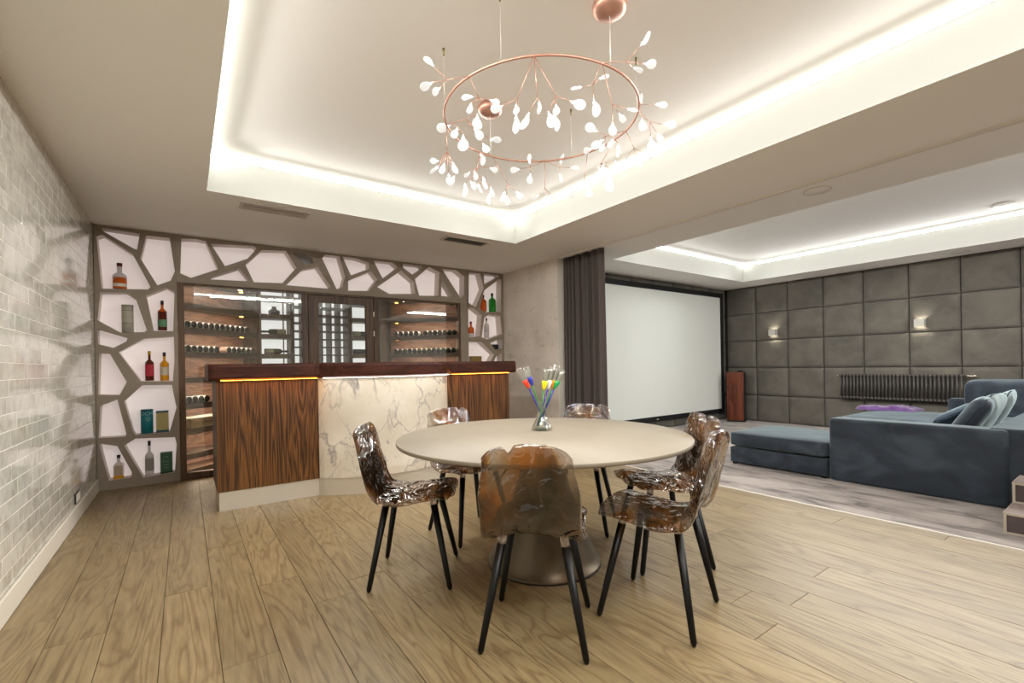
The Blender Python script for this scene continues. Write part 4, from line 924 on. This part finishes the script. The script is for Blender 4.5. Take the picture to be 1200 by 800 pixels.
# wall socket
t = thing('wall_socket', 'double white wall socket in a black frame above the baseboard', 'socket', (XL + .0008, 5.06, .14))
bm = bmesh.new(); b_box(bm, 0, .006, -.10, .10, 0, .085, .002); obj('frame', mesh_from('frame', bm, M_SPKB), t)
for y in (-.042, .042): bm = bmesh.new(); b_box(bm, .0061, .011, y - .034, y + .034, .010, .075, .002); obj('outlet', mesh_from('outlet', bm, M_WHITE), t)

# ------------------------------------------------------------------ curtain
cu = thing('curtain', 'floor-length taupe curtain gathered at the end of the plaster wall', 'curtain', (XW + .10, 4.40, .012))
bm = bmesh.new(); NY, NZ = 150, 30; V = []
y0, y1 = 4.03, 4.775
for i in range(NY + 1):
    u = i / NY; col_ = []
    for j in range(NZ + 1):
        w_ = j / NZ; z = .012 + w_ * (ZC - .018)
        u2 = u + .012 * math.sin(7 * u + 2 * w_) * (1 - w_)
        amp = .042 * (.75 + .35 * (1 - w_)); fold = math.sin(2 * math.pi * 9.5 * (u2 + .12 * math.sin(5 * u2))) + .35 * math.sin(2 * math.pi * 23 * u2 + 1)
        x = amp * fold; y = y1 - (y1 - y0) * (u * (1 + .03 * (1 - w_)))
        col_.append(bm.verts.new((x + .0, y - 4.40, z - .012)))
    V.append(col_)
for a, b in zip(V, V[1:]):
    for j in range(NZ): bm.faces.new((a[j], a[j + 1], b[j + 1], b[j]))
o = obj('curtain_cloth', mesh_from('curtain_cloth', bm, M_CURT, True), cu)
md = o.modifiers.new('thick', 'SOLIDIFY'); md.thickness = .004

# ------------------------------------------------------------------ projection screen
sx0, sx1, sz0, sz1 = 4.62, 8.93, .15, 2.555; YF = YS - .05
sc = thing('projection_screen', 'large white projection screen in a black frame on the padded end wall', 'screen', ((sx0 + sx1) / 2, YF, sz0))
fw = .085
box('screen_fabric', sx0 + fw, sx1 - fw, YF - .018, YF - .012, sz0 + fw, sz1 - fw, M_SCREEN, sc)
for a in ((sx0, sx1, sz0, sz0 + fw), (sx0, sx1, sz1 - fw, sz1), (sx0, sx0 + fw, sz0 + fw + .0005, sz1 - fw - .0005), (sx1 - fw, sx1, sz0 + fw + .0005, sz1 - fw - .0005)):
    box('frame_bar', a[0], a[1], YF - .035, YF, a[2], a[3], M_SFRAME, sc, bev=.004)
box('badge', 6.74, 6.80, YF - .0368, YF - .0352, sz0 + .025, sz0 + .05, M_CHROME, sc)
# ------------------------------------------------------------------ floor-standing loudspeaker
sp = thing('loudspeaker', 'tall cherry wood floor loudspeaker with black front in the corner', 'speaker', (8.86, 4.83, .005), R(22))
bm = bmesh.new(); F = []
for i in range(9):
    u = i / 8; y = .16 - .30 * u; w_ = .07 + .055 * math.sin(math.pi * min(1, .18 + u * .5)); F.append((w_, y))
pl = [(-w_, y) for w_, y in F] + [(w_, y) for w_, y in reversed(F)]
lo = [bm.verts.new((x, y, .03)) for x, y in pl]; hi = [bm.verts.new((x, y, .965)) for x, y in pl]
for k in range(len(pl)): bm.faces.new((lo[k], lo[(k + 1) % len(pl)], hi[(k + 1) % len(pl)], hi[k]))
bm.faces.new(lo); bm.faces.new(hi); obj('cabinet', mesh_from('cabinet', bm, M_SPKW), sp)
bm = bmesh.new(); b_box(bm, -.118, .118, -.158, -.141, .03, .965, .004); obj('front_grille', mesh_from('front_grille', bm, M_SPKB), sp)
bm = bmesh.new(); b_box(bm, -.13, .13, -.16, .16, 0, .0295, .004); obj('plinth', mesh_from('plinth', bm, M_SPKB), sp)
bm = bmesh.new(); b_lathe(bm, [(0, 0), (.05, 0), (.058, .012), (.045, .03), (0, .04)], 20, True, 0, -.07, .9655); obj('tweeter_pod', mesh_from('tweeter_pod', bm, M_SPKB, True), sp)
# ------------------------------------------------------------------ wall lamps
def sconce(y, label):
    t = thing('wall_lamp', label, 'wall lamp', (XP - .046, y, 1.655))
    for nm, a in (('front_plate', (-.10, -.094, -.06, .06, 0, .115)), ('side_plate', (-.0935, -.0, -.06, -.054, 0, .115)), ('side_plate', (-.0935, -.0, .054, .06, 0, .115)), ('middle_plate', (-.0935, -.0, -.0535, .0535, .050, .066))):
        bm = bmesh.new(); b_box(bm, *a); obj(nm, mesh_from(nm, bm, M_SCONCE), t)
    for z, sg in ((.0665, 1), (.0495, -1)):
        bm = bmesh.new(); b_box(bm, -.075, -.02, -.04, .04, min(z, z + sg * .006), max(z, z + sg * .006)); obj('led_module', mesh_from('led_module', bm, M_SC), t)
M_SC = mat('sconce_led', (255, 255, 255), emit=(255, 246, 226), es=26)
sconce(4.21, 'small white up-and-down wall lamp on the padded wall, next to the screen corner'); sconce(2.08, 'small white up-and-down wall lamp above the column radiator')
# ------------------------------------------------------------------ radiator
ra = thing('radiator', 'long dark grey column radiator on the padded wall behind the sofa', 'radiator', (XP - .125, 2.4, .53)); n = 32; ry0, ry1 = 1.60, 3.13
bm = bmesh.new()
for dx in (-.022, .022): b_tube(bm, [(dx, 0, .035), (dx, 0, .375)], .0115, n=8)
b_box(bm, -.036, .036, -.019, .019, .0, .045, .012, 2); b_box(bm, -.036, .036, -.019, .019, .365, .41, .012, 2)
RC = mesh_from('column', bm, M_RAD, True)
for i in range(n): obj('column', RC, ra, (0, ry0 + (ry1 - ry0) * (i + .5) / n - 2.4, 0))
for z in (.022, .388): tube('header_pipe', [(0, ry0 - 2.4, z), (0, ry1 - 2.4, z)], .014, m=M_RAD, parent=ra)
tube('valve', [(0, ry0 - 2.4 - .005, .388), (0, ry0 - 2.4 - .13, .388)], .016, m=M_CHROME, parent=ra, n=12)
tube('bleed_plug', [(0, ry1 - 2.4 + .005, .388), (0, ry1 - 2.4 + .03, .388)], .012, m=M_CHROME, parent=ra, n=12)
tube('wall_bracket', [(.03, .5, .2), (.072, .5, .2)], .01, m=M_RAD, parent=ra); tube('wall_bracket', [(.03, -.5, .2), (.072, -.5, .2)], .01, m=M_RAD, parent=ra)

# ------------------------------------------------------------------ sofa group
so = thing('sofa', 'large blue velvet corner sofa with chaise on the grey carpet', 'sofa', (6.8, 1.3, .004)); SO = Vector(so.location)
def spart(nm, x0, x1, y0, y1, z0, z1, m=M_VELVET, bev=.035, seg=4):
    bm = bmesh.new(); b_box(bm, x0 - SO.x, x1 - SO.x, y0 - SO.y, y1 - SO.y, z0 - SO.z, z1 - SO.z, bev, seg); return obj(nm, mesh_from(nm, bm, m, True), so)
def scush(nm, x0, x1, y0, y1, z0, z1, m=M_VELVET, e=.22, puff=.25, nu=64):
    me = superbox(x1 - x0, y1 - y0, z1 - z0, e, nu, 18, puff, m, nm); return obj(nm, me, so, Vector(((x0 + x1) / 2, (y0 + y1) / 2, z0)) - SO)
spart('arm', 5.14, 5.36, .67, 1.885, .004, .612); spart('arm', 8.30, 8.50, .67, 1.64, .004, .64)
spart('backrest', 5.17, 8.50, .565, .80, .004, .622)
spart('seat_base', 5.362, 8.298, .80, 1.76, .05, .235, bev=.015, seg=2); spart('chaise_base', 6.95, 8.298, 1.762, 2.42, .05, .235, bev=.015, seg=2)
for a, b, c, d in ((5.45, .85, 5.5, .9), (8.2, .85, 8.25, .9), (7.0, 2.33, 7.05, 2.38), (8.2, 2.33, 8.25, 2.38)): spart('foot', a, c, b, d, .0045, .0495, M_BLACK, bev=.003, seg=1)
scush('seat_cushion', 5.365, 6.14, .80, 1.80, .236, .39); scush('seat_cushion', 6.145, 6.925, .80, 1.80, .236, .39); scush('chaise_cushion', 6.93, 8.297, .80, 2.45, .236, .475, M_VELVET, .18, .3)
me = superbox(.78, .24, .47, .30, 48, 18, .0, M_VELVET, 'back_cushion', .012, 3); o = obj('back_cushion', me, so, Vector((8.13, 1.03, .435)) - SO); o.rotation_euler = (R(-10), 0, R(90))
ot = thing('ottoman', 'low blue velvet ottoman with padded top standing before the sofa arm', 'ottoman', (5.60, 2.40, .004))
bm = bmesh.new(); b_box(bm, -.455, .455, -.50, .49, .02, .195, .012, 2); obj('base', mesh_from('base', bm, M_VELVET, True), ot)
obj('top_cushion', superbox(.95, 1.02, .19, .16, 72, 18, .22, M_VELVET, 'top_cushion'), ot, (0, 0, .193))
for sx in (-.42, .42):
    for sy in (-.46, .45): bm = bmesh.new(); b_box(bm, sx - .02, sx + .02, sy - .02, sy + .02, .0005, .0198); obj('foot', mesh_from('foot', bm, M_BLACK), ot)
def pillow(label, loc, rot, sz, m, puff=.78, th=.15):
    t = thing('throw_pillow', label, 'pillow', loc, 0); t.rotation_euler = tuple(R(a) for a in rot)
    me = superbox(sz, sz, th, .34, 48, 16, puff, m, 'pillow_cover', .006, loc[0]); obj('pillow_cover', me, t, (0, 0, -th / 2))
    bm = bmesh.new(); h = sz / 2 * .985; b_tube(bm, [(-h, -h, 0), (h, -h, 0), (h, h, 0), (-h, h, 0), (-h, -h, 0)], .005, n=6); obj('piping', mesh_from('piping', bm, M_VELVETD, True), t); return t
pillow('dark navy velvet pillow slouching in front of the propped box pillow on the sofa', (6.56, 1.215, .578), (-32, 8, 8), .44, M_VELVETD)
pillow('grey blue box pillow with dark piping propped against the sofa back', (5.66, .965, .63), (-60, 0, 5), .44, M_VELVET, .42, .17)
pillow('pale grey pillow leaning behind the grey blue box pillow', (6.12, .945, .64), (-66, 0, -4), .44, M_VELVETL)
pillow('pale blue pillow leaning on the sofa back next to the far cushion', (6.66, .935, .645), (-64, 0, 3), .45, M_VELVETL)
# purple throw
th_ = thing('throw_blanket', 'rumpled purple throw folded on the sofa chaise', 'blanket', (8.04, 2.20, .466))
bm = bmesh.new(); V = []
for i in range(41):
    r_ = []
    for j in range(19):
        u, v = i / 40, j / 18; ed = min(1, min(u, 1 - u) * 8, min(v, 1 - v) * 5); nz = noise.noise(Vector((u * 7, v * 4, 2))) * .5 + noise.noise(Vector((u * 15, v * 9, 5))) * .3
        r_.append(bm.verts.new(((v - .5) * .34 + .03 * math.sin(6 * u), (u - .5) * .66 + .03 * math.sin(5 * v), ed ** .5 * (.05 + .03 * nz + .02 * math.exp(-((u - .35) / .08) ** 2)))))
    V.append(r_)
for a, b in zip(V, V[1:]):
    for j in range(18): bm.faces.new((a[j], a[j + 1], b[j + 1], b[j]))
obj('cloth', mesh_from('cloth', bm, M_PURPLE, True), th_)
# ------------------------------------------------------------------ carpeted steps
st = thing('carpet_steps', 'carpeted platform steps with pale edging beside the sofa back', 'steps', (4.44, .30, .005)); SL = Vector(st.location)
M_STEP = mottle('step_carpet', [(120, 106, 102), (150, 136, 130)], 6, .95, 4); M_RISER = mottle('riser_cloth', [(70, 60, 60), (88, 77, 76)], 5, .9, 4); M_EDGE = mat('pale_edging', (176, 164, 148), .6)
def stp(nm, a, m, bev=0): bm = bmesh.new(); b_box(bm, a[0] - SL.x, a[1] - SL.x, a[2] - SL.y, a[3] - SL.y, a[4] - SL.z, a[5] - SL.z, bev); return obj(nm, mesh_from(nm, bm, m), st)
for x0, x1, z0, z1 in ((4.445, 5.12, .005, .143), (4.785, 5.12, .1435, .288)):
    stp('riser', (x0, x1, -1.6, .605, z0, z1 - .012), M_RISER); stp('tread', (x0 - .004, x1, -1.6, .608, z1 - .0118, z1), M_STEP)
    for a in ((x0 - .006, x0 - .0042, -1.6, .61, z1 - .014, z1 + .001), (x0 - .006, x0 - .0005, -1.6, .61, z0, z0 + .012), (x0 - .006, x0 - .0005, .595, .61, z0 + .0125, z1 - .0145), (x0 - .004, x1, .6085, .6115, z1 - .014, z1 + .001)): stp('edging', a, M_EDGE)
stp('platform', (5.121, 9.1, -1.6, .54, .005, .288), M_STEP)
